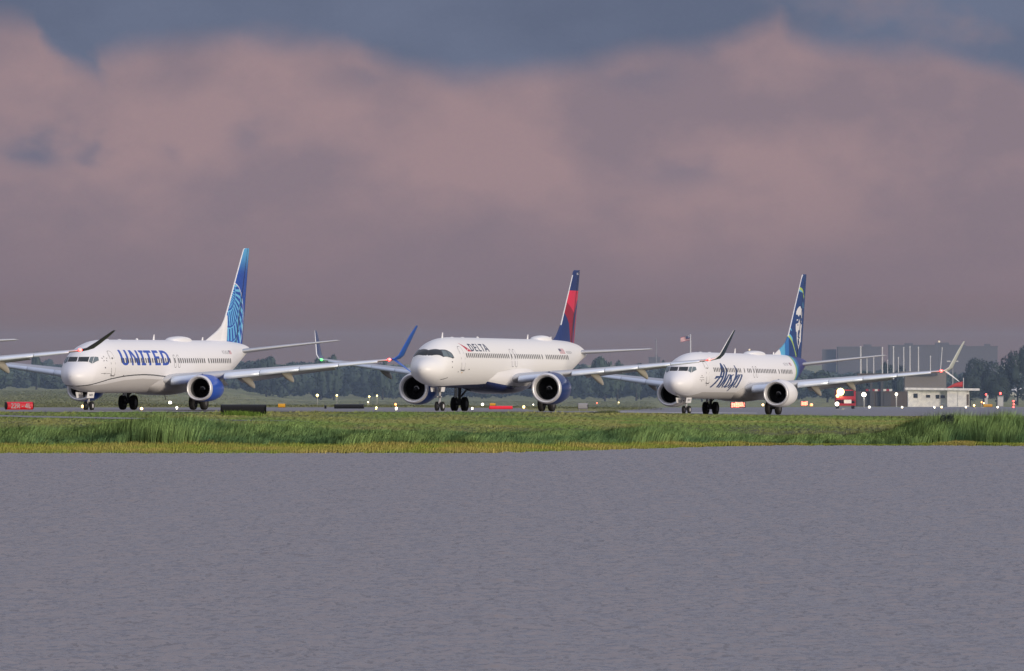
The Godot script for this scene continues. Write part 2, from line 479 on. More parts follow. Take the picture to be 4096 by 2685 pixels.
func setting():
	# ground sheet
	var xs := [-9000.0, -3000.0, -900.0, -400.0, -220.0, -140.0]
	var x := -100.0
	while x <= 100.0:
		xs.append(x); x += 2.5
	xs.append_array([140.0, 220.0, 400.0, 900.0, 3000.0, 9000.0])
	var ds := [600.0, 630.0]
	var d := 650.0
	while d < 1120.0:
		ds.append(d); d += 4.0
	while d < 2000.0:
		ds.append(d); d += 25.0
	ds.append_array([2200.0, 2600.0, 3500.0, 5000.0, 8000.0, 14000.0, 26000.0])
	var pts := []; var cols := []
	for dd in ds:
		var r := []; var c := []
		for xx in xs:
			r.append(Vector3(xx, ground_y(xx, dd), -dd))
			var s: float = dd - shore(xx)
			var n := noise.get_noise_2d(xx * 0.06, dd * 0.02)
			var lawn := Color(0.095, 0.125, 0.030).lerp(Color(0.13, 0.13, 0.04), clampf(0.4 + n, 0.0, 1.0))
			var mud := Color(0.10, 0.085, 0.05)
			var cc := mud.lerp(lawn, smoothstep(4.0, 60.0, s))
			var field := Color(0.26, 0.275, 0.085).lerp(Color(0.31, 0.295, 0.10), clampf(0.5 + n * 1.5, 0.0, 1.0))
			cc = cc.lerp(field, smoothstep(1040.0, 1150.0, dd))
			c.append(cc)
		pts.append(r); cols.append(c)
	structure("ground", grid(pts, false, [], Vector3.UP, cols), M.earth_grass)
	# water: a calm sheet far out and real wind waves where the lens looks
	var wp := []
	for dd in [-600.0, 0.0, 150.0, 300.0, 450.0, 600.0, 700.0, 820.0]:
		var r := []
		for xx in [-3000.0, -300.0, -60.0, -20.0, 20.0, 60.0, 300.0, 3000.0]:
			r.append(Vector3(xx, WATER_Y - 0.10, -dd))
		wp.append(r)
	structure("water", grid(wp, false, [], Vector3.UP), M.water)
	var mm := MultiMesh.new()
	mm.transform_format = MultiMesh.TRANSFORM_3D; mm.mesh = wave_tile()
	var spots := []
	for a in range(-2, 2):
		for b in range(0, 20): spots.append(Vector3(a * WAVE_L + WAVE_L * 0.5, WATER_Y, -(b * WAVE_L + WAVE_L * 0.5)))
	mm.instance_count = spots.size()
	for k in spots.size(): mm.set_instance_transform(k, Transform3D(Basis.IDENTITY, spots[k]))
	var wv := MultiMeshInstance3D.new(); wv.name = "water_waves"; wv.multimesh = mm; wv.material_override = M.wave
	add_child(wv); wv.set_meta("kind", "structure")
	# taxiway: a strip along the queue line
	strip("taxiway", -13.0, 10.5, 640.0, 1240.0, 0.03, M.asphalt)
	strip("taxiway_centre_band", -4.5, 4.5, 640.0, 1240.0, 0.036, M.concrete)
	# runway and apron beyond
	var ap := []
	for k in 41:
		var t := k / 40.0
		var r := []
		for j in 25:
			var xx := -160.0 + j * 16.0
			var d0 := lerpf(1080.0, 1010.0, clampf((xx + 40.0) / 90.0, 0.0, 1.0))
			var d1 := lin([[-160, 1180], [-20, 1175], [5, 1200], [18, 1500], [40, 1560], [240, 1600]], xx)
			var dd := lerpf(d0, d1, t)
			r.append(Vector3(xx, ground_y(xx, dd) + 0.03, -dd))
		ap.append(r)
	structure("runway", grid(ap, false, [], Vector3.UP), M.asphalt)
	# perimeter path between the lawns, left
	var pp := []
	for k in 31:
		var xx := -60.0 + k * 1.9
		var dc := lerpf(806.0, 800.0, k / 30.0)
		var wd := 9.0 * (1.0 - smoothstep(0.55, 1.0, k / 30.0)) + 0.6
		var r := []
		for j in 4:
			var dd := dc + (j / 3.0 - 0.5) * wd
			r.append(Vector3(xx, ground_y(xx, dd) + 0.035, -dd))
		pp.append(r)
	structure("path", grid(pp, false, [], Vector3.UP), M.asphalt)
	# painted edge line on the far pavement
	var ln := []
	for k in 25:
		var xx := lerpf(8.0, 24.0, k / 24.0)
		var r := []
		for dd in [1118.0, 1126.0]: r.append(Vector3(xx, ground_y(xx, dd) + 0.05, -dd))
		ln.append(r)
	structure("runway_edge_line", grid(ln, false, [], Vector3.UP), M.letter_white)

# a patch of wind waves: a sum of sines that fit the patch
func wave_tile() -> ArrayMesh:
	var r := RandomNumberGenerator.new(); r.seed = 77
	var W := []
	while W.size() < 40:
		var lam := 0.42 * pow(5.6, pow(r.randf(), 1.2))
		var a := r.randfn(0.0, 0.75) + 0.5
		var kx := roundf(WAVE_L / lam * sin(a)); var kz := roundf(WAVE_L / lam * cos(a))
		if kx == 0.0 and kz == 0.0: continue
		var k := TAU / WAVE_L * Vector2(kx, kz)
		W.append([k.x, k.y, WAVE_SLOPE / k.length(), r.randf() * TAU])
	var n := 340
	var V := PackedVector3Array(); V.resize((n + 1) * (n + 1))
	var N := PackedVector3Array(); N.resize((n + 1) * (n + 1))
	for i in n + 1:
		var z := (float(i) / n - 0.5) * WAVE_L
		for j in n + 1:
			var x := (float(j) / n - 0.5) * WAVE_L
			var y := 0.0; var gx := 0.0; var gz := 0.0
			for w in W:
				var p: float = w[0] * x + w[1] * z + w[3]
				var s: float = w[2] * sin(p)
				y += w[2] * cos(p); gx -= s * w[0]; gz -= s * w[1]
			V[i * (n + 1) + j] = Vector3(x, y, z)
			N[i * (n + 1) + j] = Vector3(-gx, 1.0, -gz).normalized()
	var I := PackedInt32Array(); I.resize(n * n * 6)
	var q := 0
	for i in n:
		for j in n:
			var a := i * (n + 1) + j
			I[q] = a; I[q + 1] = a + 1; I[q + 2] = a + n + 1; I[q + 3] = a + 1; I[q + 4] = a + n + 2; I[q + 5] = a + n + 1
			q += 6
	var A := []; A.resize(Mesh.ARRAY_MAX)
	A[Mesh.ARRAY_VERTEX] = V; A[Mesh.ARRAY_NORMAL] = N; A[Mesh.ARRAY_INDEX] = I
	var me := ArrayMesh.new(); me.add_surface_from_arrays(Mesh.PRIMITIVE_TRIANGLES, A)
	return me

func strip(called: String, q0: float, q1: float, u0: float, u1: float, up: float, m: Material):
	var pts := []
	for k in 121:
		var u := lerpf(u0, u1, k / 120.0)
		var r := []
		for j in 9:
			var q := lerpf(q0, q1, j / 8.0) - 334.9
			var x := u * TAXI_SIN + q * TAXI_COS
			var d := u * TAXI_COS - q * TAXI_SIN
			r.append(Vector3(x, ground_y(x, d) + up, -d))
		pts.append(r)
	structure(called, grid(pts, false, [], Vector3.UP), m)

# ==================================================================== grasses
func tuft(blades: int, spread: float, width: float, lean: float, sd: int) -> ArrayMesh:
	var r := RandomNumberGenerator.new(); r.seed = sd
	var V := PackedVector3Array(); var N := PackedVector3Array(); var C := PackedColorArray(); var I := PackedInt32Array()
	for k in blades:
		var a := r.randf() * TAU
		var o := Vector3(cos(a), 0, sin(a)) * spread * sqrt(r.randf())
		var h := r.randf_range(0.55, 1.0)
		var dirn := Vector3(cos(a + r.randf_range(-1, 1)), 0, sin(a + r.randf_range(-1, 1)))
		var bend := dirn * lean * r.randf_range(0.2, 1.0) + Vector3(lean * 0.35, 0, 0)
		var b := r.randf() * TAU
		var side := Vector3(cos(b), 0, sin(b)) * width * r.randf_range(0.6, 1.2)
		var tone := r.randf_range(0.75, 1.2)
		var i0 := V.size()
		for lv in 3:
			var t := lv / 3.0
			var p := o + Vector3(0, h * t, 0) + bend * t * t
			var wv := side * (1.0 - t * 0.55)
			V.append(p - wv); V.append(p + wv)
		V.append(o + Vector3(0, h * (1.0 - 0.12 * lean), 0) + bend)
		var n := side.cross(Vector3.UP).normalized()
		if n.z < 0.0: n = -n
		for q in 7:
			N.append((n + Vector3(0, 0.25, 0)).normalized()); C.append(Color(tone, tone, tone))
		I.append_array(PackedInt32Array([i0, i0 + 2, i0 + 1, i0 + 1, i0 + 2, i0 + 3, i0 + 2, i0 + 4, i0 + 3, i0 + 3, i0 + 4, i0 + 5, i0 + 4, i0 + 6, i0 + 5]))
	var A := []; A.resize(Mesh.ARRAY_MAX)
	A[Mesh.ARRAY_VERTEX] = V; A[Mesh.ARRAY_NORMAL] = N; A[Mesh.ARRAY_COLOR] = C; A[Mesh.ARRAY_INDEX] = I
	var me := ArrayMesh.new(); me.add_surface_from_arrays(Mesh.PRIMITIVE_TRIANGLES, A)
	return me

func scatter(called: String, label: String, mesh: Mesh, xf: Array, cl: Array):
	var mm := MultiMesh.new()
	mm.transform_format = MultiMesh.TRANSFORM_3D; mm.use_colors = true
	mm.mesh = mesh; mm.instance_count = xf.size()
	for k in xf.size():
		mm.set_instance_transform(k, xf[k]); mm.set_instance_color(k, cl[k])
	var o := MultiMeshInstance3D.new(); o.name = numbered(called)
	o.multimesh = mm; o.material_override = M.grass_blade
	add_child(o)
	tag(o, label, "grass", "", "stuff")

func half_width(d: float) -> float: return d * 0.0447 + 6.0

func grasses():
	var r := RandomNumberGenerator.new(); r.seed = 99
	# low yellow marsh grass at the water's edge
	var xf := []; var cl := []
	for k in 30000:
		var x := r.randf_range(-42.0, 42.0)
		var s := shore(x)
		var wide := lin([[-60, 24], [-2, 26], [6, 20], [13, 9], [17, 3.5], [24, 3.0], [30, 5], [60, 6]], x)
		var t := pow(r.randf(), 0.9)
		var d := s + t * wide + noise.get_noise_2d(x * 0.25, 3.0) * 3.0 - 1.0
		var n := noise.get_noise_2d(x * 0.12, d * 0.05)
		var h := r.randf_range(0.20, 0.42) * (1.0 + n * 0.5)
		if x > 15.0 and x < 26.0: h *= 0.7
		xf.append(Transform3D(Basis(Vector3.UP, r.randf_range(-0.5, 0.5)).scaled(Vector3(0.5, h, 0.5)), at(x, d, -0.02)))
		var g := Color(0.42, 0.54, 0.085).lerp(Color(0.68, 0.57, 0.16), clampf(0.45 + n * 1.6 + r.randf_range(-0.25, 0.25), 0.0, 1.0))
		cl.append(g * r.randf_range(0.8, 1.15))
	scatter("marsh_grass", "low yellow green marsh grass along the water's edge", tuft(9, 0.5, 0.017, 0.35, 1), xf, cl)
	# tall reeds on the bank
	xf = []; cl = []
	for k in 60000:
		var x := r.randf_range(-42.0, 44.0)
		var s := shore(x)
		var from := lin([[-60, 20], [-2, 22], [6, 15], [13, 7], [17, 2.5], [24, 2.5], [30, 4], [60, 5]], x)
		var t := r.randf()
		var deep := lin([[-60, 34], [-31, 30], [-26, 36], [-20, 44], [-14, 34], [-8, 26], [2, 26], [9, 32], [14, 26], [17, 20], [24, 22], [27, 40], [34, 52], [60, 52]], x)
		var d := s + from + t * deep + noise.get_noise_2d(x * 0.2, 9.0) * 4.0
		var n := noise.get_noise_2d(x * 0.10, d * 0.03)
		var n2 := noise.get_noise_2d(x * 0.45 + 50.0, d * 0.1)
		var base := lin([[-60, 0.8], [-36, 0.7], [-32, 0.75], [-30, 1.0], [-28, 0.7], [-25.5, 1.05], [-23, 1.75], [-20.5, 1.7], [-18, 1.15], [-13, 0.95], [-8, 0.9], [-2, 0.9], [4, 0.75], [8.5, 1.15], [12, 0.95], [16, 0.65], [24, 0.6], [26, 1.0], [28, 1.75], [32, 1.9], [60, 1.9]], x)
		var h := base * r.randf_range(0.55, 0.92) * (1.0 + n * 0.55 + n2 * 0.35)
		h *= lerpf(1.0, 0.62, smoothstep(0.75, 1.0, t)) if x < 26.0 else 1.0
		xf.append(Transform3D(Basis(Vector3.UP, r.randf_range(-0.6, 0.6)).scaled(Vector3(0.62, h, 0.62)), at(x, d, -0.02)))
		var g := Color(0.125, 0.255, 0.095).lerp(Color(0.31, 0.48, 0.15), clampf(0.45 + n * 1.2 + n2 * 0.9, 0.0, 1.0))
		g = g.lerp(Color(0.17, 0.15, 0.06), clampf(r.randf() * 1.6 - 1.25, 0.0, 0.6))
		cl.append(g * r.randf_range(0.6, 1.4))
	scatter("tall_reeds", "tall dark green reeds covering the bank", tuft(8, 0.5, 0.015, 0.34, 2), xf, cl)
	# mown lawn up to the taxiway
	xf = []; cl = []
	for k in 42000:
		var d := r.randf_range(700.0, 1060.0)
		var w := half_width(d)
		var x := r.randf_range(-w, w)
		var q := across(x, d)
		if q < 11.2 or d < shore(x) + 22.0: continue
		var dc := lerpf(806.0, 800.0, clampf((x + 60.0) / 57.0, 0.0, 1.0))
		var wd := 9.0 * (1.0 - smoothstep(0.55, 1.0, (x + 60.0) / 57.0)) + 0.6
		if x < -3.0 and absf(d - dc) < wd * 0.5 + 0.3: continue
		var n := noise.get_noise_2d(x * 0.08, d * 0.012)
		var n2 := noise.get_noise_2d(x * 0.5, d * 0.06 + 30.0)
		var h := r.randf_range(0.07, 0.16) * (1.0 + n2 * 0.9)
		if q < 13.5: h *= 1.25
		xf.append(Transform3D(Basis(Vector3.UP, r.randf_range(-0.7, 0.7)).scaled(Vector3(0.8, h, 0.8)), at(x, d, -0.01)))
		var g := Color(0.22, 0.345, 0.07).lerp(Color(0.37, 0.375, 0.11), clampf(0.42 + n * 1.7 + n2 * 0.5, 0.0, 1.0))
		cl.append(g * r.randf_range(0.85, 1.12))
	scatter("lawn_grass", "mown green grass between the reeds and the taxiway", tuft(14, 0.6, 0.02, 0.4, 3), xf, cl)
	# sparse tufts beyond the taxiway
	xf = []; cl = []
	for k in 9000:
		var d := r.randf_range(1190.0, 1900.0)
		var w := half_width(d)
		var x := r.randf_range(-w, w * 0.25)
		var n := noise.get_noise_2d(x * 0.06, d * 0.01)
		xf.append(Transform3D(Basis(Vector3.UP, r.randf() * TAU).scaled(Vector3(2.2, r.randf_range(0.06, 0.14), 2.2)), at(x, d, -0.01)))
		cl.append(Color(0.30, 0.33, 0.10).lerp(Color(0.38, 0.36, 0.13), clampf(0.45 + n * 1.5, 0.0, 1.0)))
	scatter("field_grass", "hazy olive grass field beyond the taxiway", tuft(12, 0.5, 0.02, 0.4, 4), xf, cl)
	# tufts in front of the dark sign and on the strip beyond the queue
	xf = []; cl = []
	for k in 260:
		var d := reach(965.0, 1663.0, 800.0) - 3.0 + r.randf_range(-2.0, 1.0)
		var x := col(965.0 + r.randfn(0.0, 36.0), d)
		xf.append(Transform3D(Basis(Vector3.UP, r.randf() * TAU).scaled(Vector3(0.4, r.randf_range(0.3, 0.55), 0.4)), at(x, d, -0.01)))
		cl.append(Color(0.24, 0.40, 0.06) * r.randf_range(0.8, 1.2))
	for k in 900:
		var d := 1075.0 + r.randf_range(-4.0, 4.0)
		var px := r.randf_range(2190.0, 2470.0)
		var h := 0.25 + 0.35 * smoothstep(2330.0, 2440.0, px) * r.randf()
		xf.append(Transform3D(Basis(Vector3.UP, r.randf() * TAU).scaled(Vector3(0.5, h, 0.5)), at(col(px, d), d, -0.01)))
		cl.append(Color(0.15, 0.19, 0.05) * r.randf_range(0.8, 1.2))
	scatter("verge_grass", "rough grass clumps by the dark sign and on the verge behind the red tailed airliner", tuft(10, 0.5, 0.022, 0.35, 5), xf, cl)

# ==================================================================== airliners
# body coordinates: s metres aft of the nose tip, l metres to the aircraft's left, y metres above the ground
func P(S: Dictionary, s: float, l: float, y: float) -> Vector3: return Vector3(-l, y, s - S.main)

func skin(S: Dictionary, s: float, phi: float, off := 0.0) -> Vector3:   # phi: 0 top, PI/2 left
	var t := interp(S.body, 1, s); var b := interp(S.body, 2, s); var w := interp(S.body, 3, s)
	var yc := (t + b) * 0.5; var h := (t - b) * 0.5
	return P(S, s, (w + off) * sin(phi), yc + (h + off) * cos(phi))

func phi_of(S: Dictionary, s: float, y: float) -> float:
	var t := interp(S.body, 1, s); var b := interp(S.body, 2, s)
	return acos(clampf((y - (t + b) * 0.5) / maxf(0.01, (t - b) * 0.5), -1.0, 1.0))

func skin_normal(S: Dictionary, s: float, phi: float) -> Vector3:
	var a := skin(S, s + 0.03, phi) - skin(S, maxf(0.001, s - 0.03), phi)
	var b := skin(S, s, phi + 0.01) - skin(S, s, phi - 0.01)
	var n := a.cross(b).normalized()
	var o := Vector3(-sin(phi), cos(phi), 0.0)
	return n if n.dot(o) > 0.0 else -n

# four corners (s, phi) -> patch lying off metres proud of the skin
func skin_quad(S: Dictionary, a: Vector2, b: Vector2, c: Vector2, d: Vector2, off: float, n := 7) -> ArrayMesh:
	var rows := []
	for i in n + 1:
		var r := []
		for j in n + 1:
			var u := float(i) / n; var v := float(j) / n
			var q := a.lerp(b, u).lerp(d.lerp(c, u), v)
			r.append(skin(S, q.x, q.y) + skin_normal(S, q.x, q.y) * off)
		rows.append(r)
	var mid := a.lerp(c, 0.5)
	return grid(rows, false, [], skin_normal(S, mid.x, mid.y))

# where the skin is l to the side at height y, nose part
func skin_s(S: Dictionary, l: float, y: float) -> float:
	var a := 0.0; var b := 6.0
	for k in 30:
		var m := (a + b) * 0.5
		var t := interp(S.body, 1, m); var bo := interp(S.body, 2, m)
		var c := (y - (t + bo) * 0.5) / maxf(0.001, (t - bo) * 0.5)
		var wide := -1.0 if absf(c) >= 1.0 else interp(S.body, 3, m) * sqrt(1.0 - c * c)
		if wide > l: b = m
		else: a = m
	return b

# pane whose corners are given as (l, y) seen from ahead
func pane(S: Dictionary, a: Vector2, b: Vector2, c: Vector2, d: Vector2, off: float, side: float, n := 7) -> ArrayMesh:
	var rows := []
	for i in n + 1:
		var r := []
		for j in n + 1:
			var u := float(i) / n; var v := float(j) / n
			var q := a.lerp(b, u).lerp(d.lerp(c, u), v)
			var s := skin_s(S, q.x, q.y)
			var ph := phi_of(S, s, q.y) * side
			r.append(skin(S, s, ph) + skin_normal(S, s, ph) * off)
		rows.append(r)
	return grid(rows, false, [], Vector3(-0.5 * side, 0.3, -1))

# rounded panel of half sizes hs x hy round (s, y) on the left side
func skin_panel(S: Dictionary, s: float, y: float, hs: float, hy: float, off: float, side := 1.0, n := 14) -> ArrayMesh:
	var rows := []
	for i in 3:
		var r := []
		for k in n + 1:
			var t := TAU * (k % n) / float(n)
			var f := i / 2.0
			var cx := signf(cos(t)) * pow(absf(cos(t)), 0.55); var cy := signf(sin(t)) * pow(absf(sin(t)), 0.55)
			var ss := s + hs * cx * f; var ph := phi_of(S, ss, y + hy * cy * f) * side
			r.append(skin(S, ss, ph) + skin_normal(S, ss, ph) * off)
		rows.append(r)
	return grid(rows, true, [], skin_normal(S, s, phi_of(S, s, y) * side))

# a narrow band along a path of (s, y) on the skin
func skin_line(S: Dictionary, path: Array, half: float, off: float) -> ArrayMesh:
	var rows := []
	var dense := []
	for i in path.size() - 1:
		for k in 4: dense.append((path[i] as Vector2).lerp(path[i + 1], k / 4.0))
	dense.append(path[path.size() - 1])
	for i in dense.size():
		var d: Vector2 = (dense[mini(i + 1, dense.size() - 1)] - dense[maxi(i - 1, 0)]).normalized()
		var nn := Vector2(-d.y, d.x) * half
		var r := []
		for k in [-1.0, 1.0]:
			var q: Vector2 = dense[i] + nn * k
			var ph := phi_of(S, q.x, q.y)
			r.append(skin(S, q.x, ph) + skin_normal(S, q.x, ph) * off)
		rows.append(r)
	return grid(rows, false, [], Vector3(-1, 0.1, 0))

# ---- livery print on the skin, an image over (s, phi)
func to_px(S: Dictionary, im: Image, p: Vector2) -> Vector2:
	return Vector2(p.x / S.len * im.get_width(), phi_of(S, p.x, p.y) / TAU * im.get_height())

func fill_px(im: Image, poly: Array, c: Color, both := false):
	var y0 := 1e9; var y1 := -1e9
	for p in poly:
		y0 = minf(y0, p.y); y1 = maxf(y1, p.y)
	var H := im.get_height(); var W := im.get_width()
	for row in range(maxi(0, int(y0)), mini(H - 1, int(y1) + 1) + 1):
		var yy := row + 0.5
		var xs := []
		for i in poly.size():
			var a: Vector2 = poly[i]; var b: Vector2 = poly[(i + 1) % poly.size()]
			if (a.y <= yy) != (b.y <= yy): xs.append(a.x + (yy - a.y) / (b.y - a.y) * (b.x - a.x))
		xs.sort()
		for k in range(0, xs.size() - 1, 2):
			var x0 := clampi(int(round(xs[k])), 0, W); var x1 := clampi(int(round(xs[k + 1])), 0, W)
			if x1 > x0:
				im.fill_rect(Rect2i(x0, row, x1 - x0, 1), c)
				if both: im.fill_rect(Rect2i(x0, H - 1 - row, x1 - x0, 1), c)

func fill_body(S: Dictionary, im: Image, poly: Array, c: Color, both := false):
	var px := []
	for i in poly.size():
		var a := vec2(poly[i]); var b := vec2(poly[(i + 1) % poly.size()])
		for k in 4: px.append(to_px(S, im, a.lerp(b, k / 4.0)))
	fill_px(im, px, c, both)

func vec2(p) -> Vector2: return p if p is Vector2 else Vector2(p[0], p[1])

func text_triangles(text: String, weight: int, serif := false) -> Array:    # [triangles, bounds]
	var f := SystemFont.new()
	f.font_names = PackedStringArray(["Droid Serif" if serif else "Droid Sans"]); f.font_weight = weight
	var tm := TextMesh.new(); tm.font = f; tm.text = text; tm.font_size = 64; tm.depth = 0.0; tm.pixel_size = 0.01; tm.curve_step = 1.0
	var A := tm.get_mesh_arrays()
	var V: PackedVector3Array = A[Mesh.ARRAY_VERTEX]
	var I = A[Mesh.ARRAY_INDEX]
	var tris := []
	var lo := Vector2(1e9, 1e9); var hi := Vector2(-1e9, -1e9)
	var n: int = I.size() if I != null else V.size()
	for k in range(0, n - 2, 3):
		var t := []
		for j in 3:
			var v: Vector3 = V[I[k + j]] if I != null else V[k + j]
			t.append(Vector2(v.x, v.y))
			lo = lo.min(Vector2(v.x, v.y)); hi = hi.max(Vector2(v.x, v.y))
		tris.append(t)
	return [tris, lo, hi]

func print_text(S: Dictionary, im: Image, text: String, s0: float, s1: float, y0: float, y1: float, c: Color, weight := 700):
	var tt := text_triangles(text, weight)
	for t in tt[0]:
		var px := []
		for p in t:
			var u: float = (p.x - tt[1].x) / (tt[2].x - tt[1].x); var v: float = (p.y - tt[1].y) / (tt[2].y - tt[1].y)
			px.append(to_px(S, im, Vector2(lerpf(s0, s1, u), lerpf(y0, y1, v))))
		fill_px(im, px, c)

func paint(im: Image, rough := 0.42) -> StandardMaterial3D:
	var m := StandardMaterial3D.new()
	m.albedo_texture = ImageTexture.create_from_image(im); m.roughness = rough
	m.texture_repeat = false
	return m

# ---- lifting surfaces. section: [l, s_le, chord, y_le, thickness, twist_deg, cant_deg]
func foil(S: Dictionary, secs: Array, side: float, x0 := 0.0, x1 := 1.0, n := 11, uvbox := Rect2()) -> ArrayMesh:
	var rows := []; var uvs := []
	for q in secs.size():
		var c: Array = secs[q]
		var r := []; var mid := Vector3.ZERO
		for k in 2 * n + 1:
			var upper := k <= n
			var t := float(n - k) / n if upper else float(k - n) / n
			t = 1.0 - cos(t * PI * 0.5)
			var x := lerpf(x0, x1, t)
			var th: float = 5.0 * c[4] * (0.2969 * sqrt(x) - 0.126 * x - 0.3516 * x * x + 0.2843 * x * x * x - 0.1015 * x * x * x * x)
			if x0 > 0.0 and (k == n): th *= 0.3
			var cam := 0.05 * x * (1.0 - x)
			var yy: float = (cam + (th if upper else -th)) * c[2]
			var tw := deg_to_rad(c[5]); var de := deg_to_rad(c[6])
			var fs: float = c[1] + x * c[2] * cos(tw) + yy * sin(tw)
			var yn: float = yy * cos(tw)
			var drop: float = x * c[2] * sin(tw)
			var v := P(S, fs, side * (c[0] - yn * sin(de)), c[3] + yn * cos(de) - drop)
			r.append(v); mid += v
		mid /= r.size()
		if q == 0 or q == secs.size() - 1:
			var capr := []
			for k in r.size(): capr.append(r[k].lerp(mid, 0.97))
			if q == 0: rows.append(capr); rows.append(r)
			else: rows.append(r); rows.append(capr)
		else: rows.append(r)
	return grid(rows, true)

func sec_at(secs: Array, l: float) -> Array:
	for i in secs.size() - 1:
		if l <= secs[i + 1][0] or i == secs.size() - 2:
			var t: float = (l - secs[i][0]) / (secs[i + 1][0] - secs[i][0])
			var r := []
			for k in 7: r.append(lerpf(secs[i][k], secs[i + 1][k], t))
			r[0] = l
			return r
	return secs[0]

# slat: a curved shell in front of and below the leading edge
func slat(S: Dictionary, secs: Array, la: float, lb: float, side: float, drop := 0.035) -> ArrayMesh:
	var prof := [[0.13, 0.052], [0.09, 0.052], [0.05, 0.047], [0.02, 0.032], [0.004, 0.012], [0.0, -0.004], [0.004, -0.02], [0.015, -0.034], [0.03, -0.042], [0.035, -0.03], [0.03, 0.0], [0.05, 0.025], [0.09, 0.043], [0.13, 0.049], [0.13, 0.052]]
	var rows := []
	for q in 5:
		var l := lerpf(la, lb, q / 4.0)
		var c := sec_at(secs, l)
		var r := []; var mid := Vector3.ZERO
		for p in prof:
			var v := P(S, c[1] + (p[0] - 0.045) * c[2], side * l, c[3] + (p[1] - drop * (1.0 - p[0] * 4.0)) * c[2])
			r.append(v); mid += v
		mid /= prof.size()
		if q == 0:
			var e := []
			for v in r: e.append(v.lerp(mid, 0.98))
			rows.append(e)
		rows.append(r)
		if q == 4:
			var e := []
			for v in r: e.append(v.lerp(mid, 0.98))
			rows.append(e)
	return grid(rows, true)

# trailing flap panel
func flap(S: Dictionary, secs: Array, la: float, lb: float, side: float, ang: float) -> ArrayMesh:
	var rows := []
	for q in 4:
		var l := lerpf(la, lb, q / 3.0)
		var c := sec_at(secs, l)
		var fc: float = c[2] * 0.24
		var r := []
		var s0: float = c[1] + c[2] * 0.83; var y0: float = c[3] - c[2] * 0.83 * sin(deg_to_rad(c[5])) - 0.01 * c[2] - 0.05
		var a := deg_to_rad(ang)
		for p in [[0.0, 0.0], [0.08, 0.06], [0.35, 0.07], [1.0, 0.005], [0.35, -0.045], [0.08, -0.04], [0.0, 0.0]]:
			var px: float = p[0] * fc; var py: float = p[1] * fc
			r.append(P(S, s0 + px * cos(a) + py * sin(a), side * l, y0 + py * cos(a) - px * sin(a)))
		if q == 0 or q == 3:
			var mid := Vector3.ZERO
			for v in r: mid += v
			mid /= r.size()
			var e := []
			for v in r: e.append(v.lerp(mid, 0.98))
			if q == 0: rows.append(e); rows.append(r)
			else: rows.append(r); rows.append(e)
		else: rows.append(r)
	return grid(rows, true)

# canoe fairing under the trailing edge
func canoe(S: Dictionary, secs: Array, l: float, side: float, length: float, droop: float) -> ArrayMesh:
	var c := sec_at(secs, l)
	var te: float = c[1] + c[2]
	var yte: float = c[3] - c[2] * sin(deg_to_rad(c[5]))
	var rows := []
	for i in 15:
		var t := i / 14.0
		var s: float = te - length * 0.66 + t * length
		var w := 0.23 * pow(sin(PI * clampf(t * 0.93 + 0.03, 0.0, 1.0)), 0.75)
		var h := 0.32 * pow(sin(PI * clampf(t * 0.88 + 0.04, 0.0, 1.0)), 0.8)
		var y := yte - 0.16 - droop * pow(t, 1.8) + (1.0 - t) * 0.0
		if i == 14: w = 0.01; h = 0.02
		var r := []
		for k in 13:
			var a := TAU * (k % 12) / 12.0
			r.append(P(S, s, side * (l + w * cos(a)), y + h * sin(a)))
		rows.append(r)
	return grid(rows, true)

func wheel(S: Dictionary, parent: Node, s: float, l: float, r: float, w: float, hubm: Material):
	var hw := w * 0.5
	var prof := [[-hw * 0.82, r * 0.5], [-hw * 0.98, r * 0.66], [-hw, r * 0.82], [-hw * 0.86, r * 0.95], [-hw * 0.5, r], [0.0, r * 1.003], [hw * 0.5, r], [hw * 0.86, r * 0.95], [hw, r * 0.82], [hw * 0.98, r * 0.66], [hw * 0.82, r * 0.5], [hw * 0.8, 0.01]]
	var full := [[-hw * 0.8, 0.01]]; full.append_array(prof)
	part("wheel", lathe(full, P(S, s, l, r), Vector3(1, 0, 0), 24), M.tire, parent)
	var hb := [[-hw * 0.9, 0.01], [-hw * 0.9, r * 0.2], [-hw * 0.84, r * 0.46], [-hw * 0.5, r * 0.5], [hw * 0.5, r * 0.5], [hw * 0.84, r * 0.46], [hw * 0.9, r * 0.2], [hw * 0.9, 0.01]]
	part("wheel_hub", lathe(hb, P(S, s, l, r), Vector3(1, 0, 0), 16), hubm, parent)

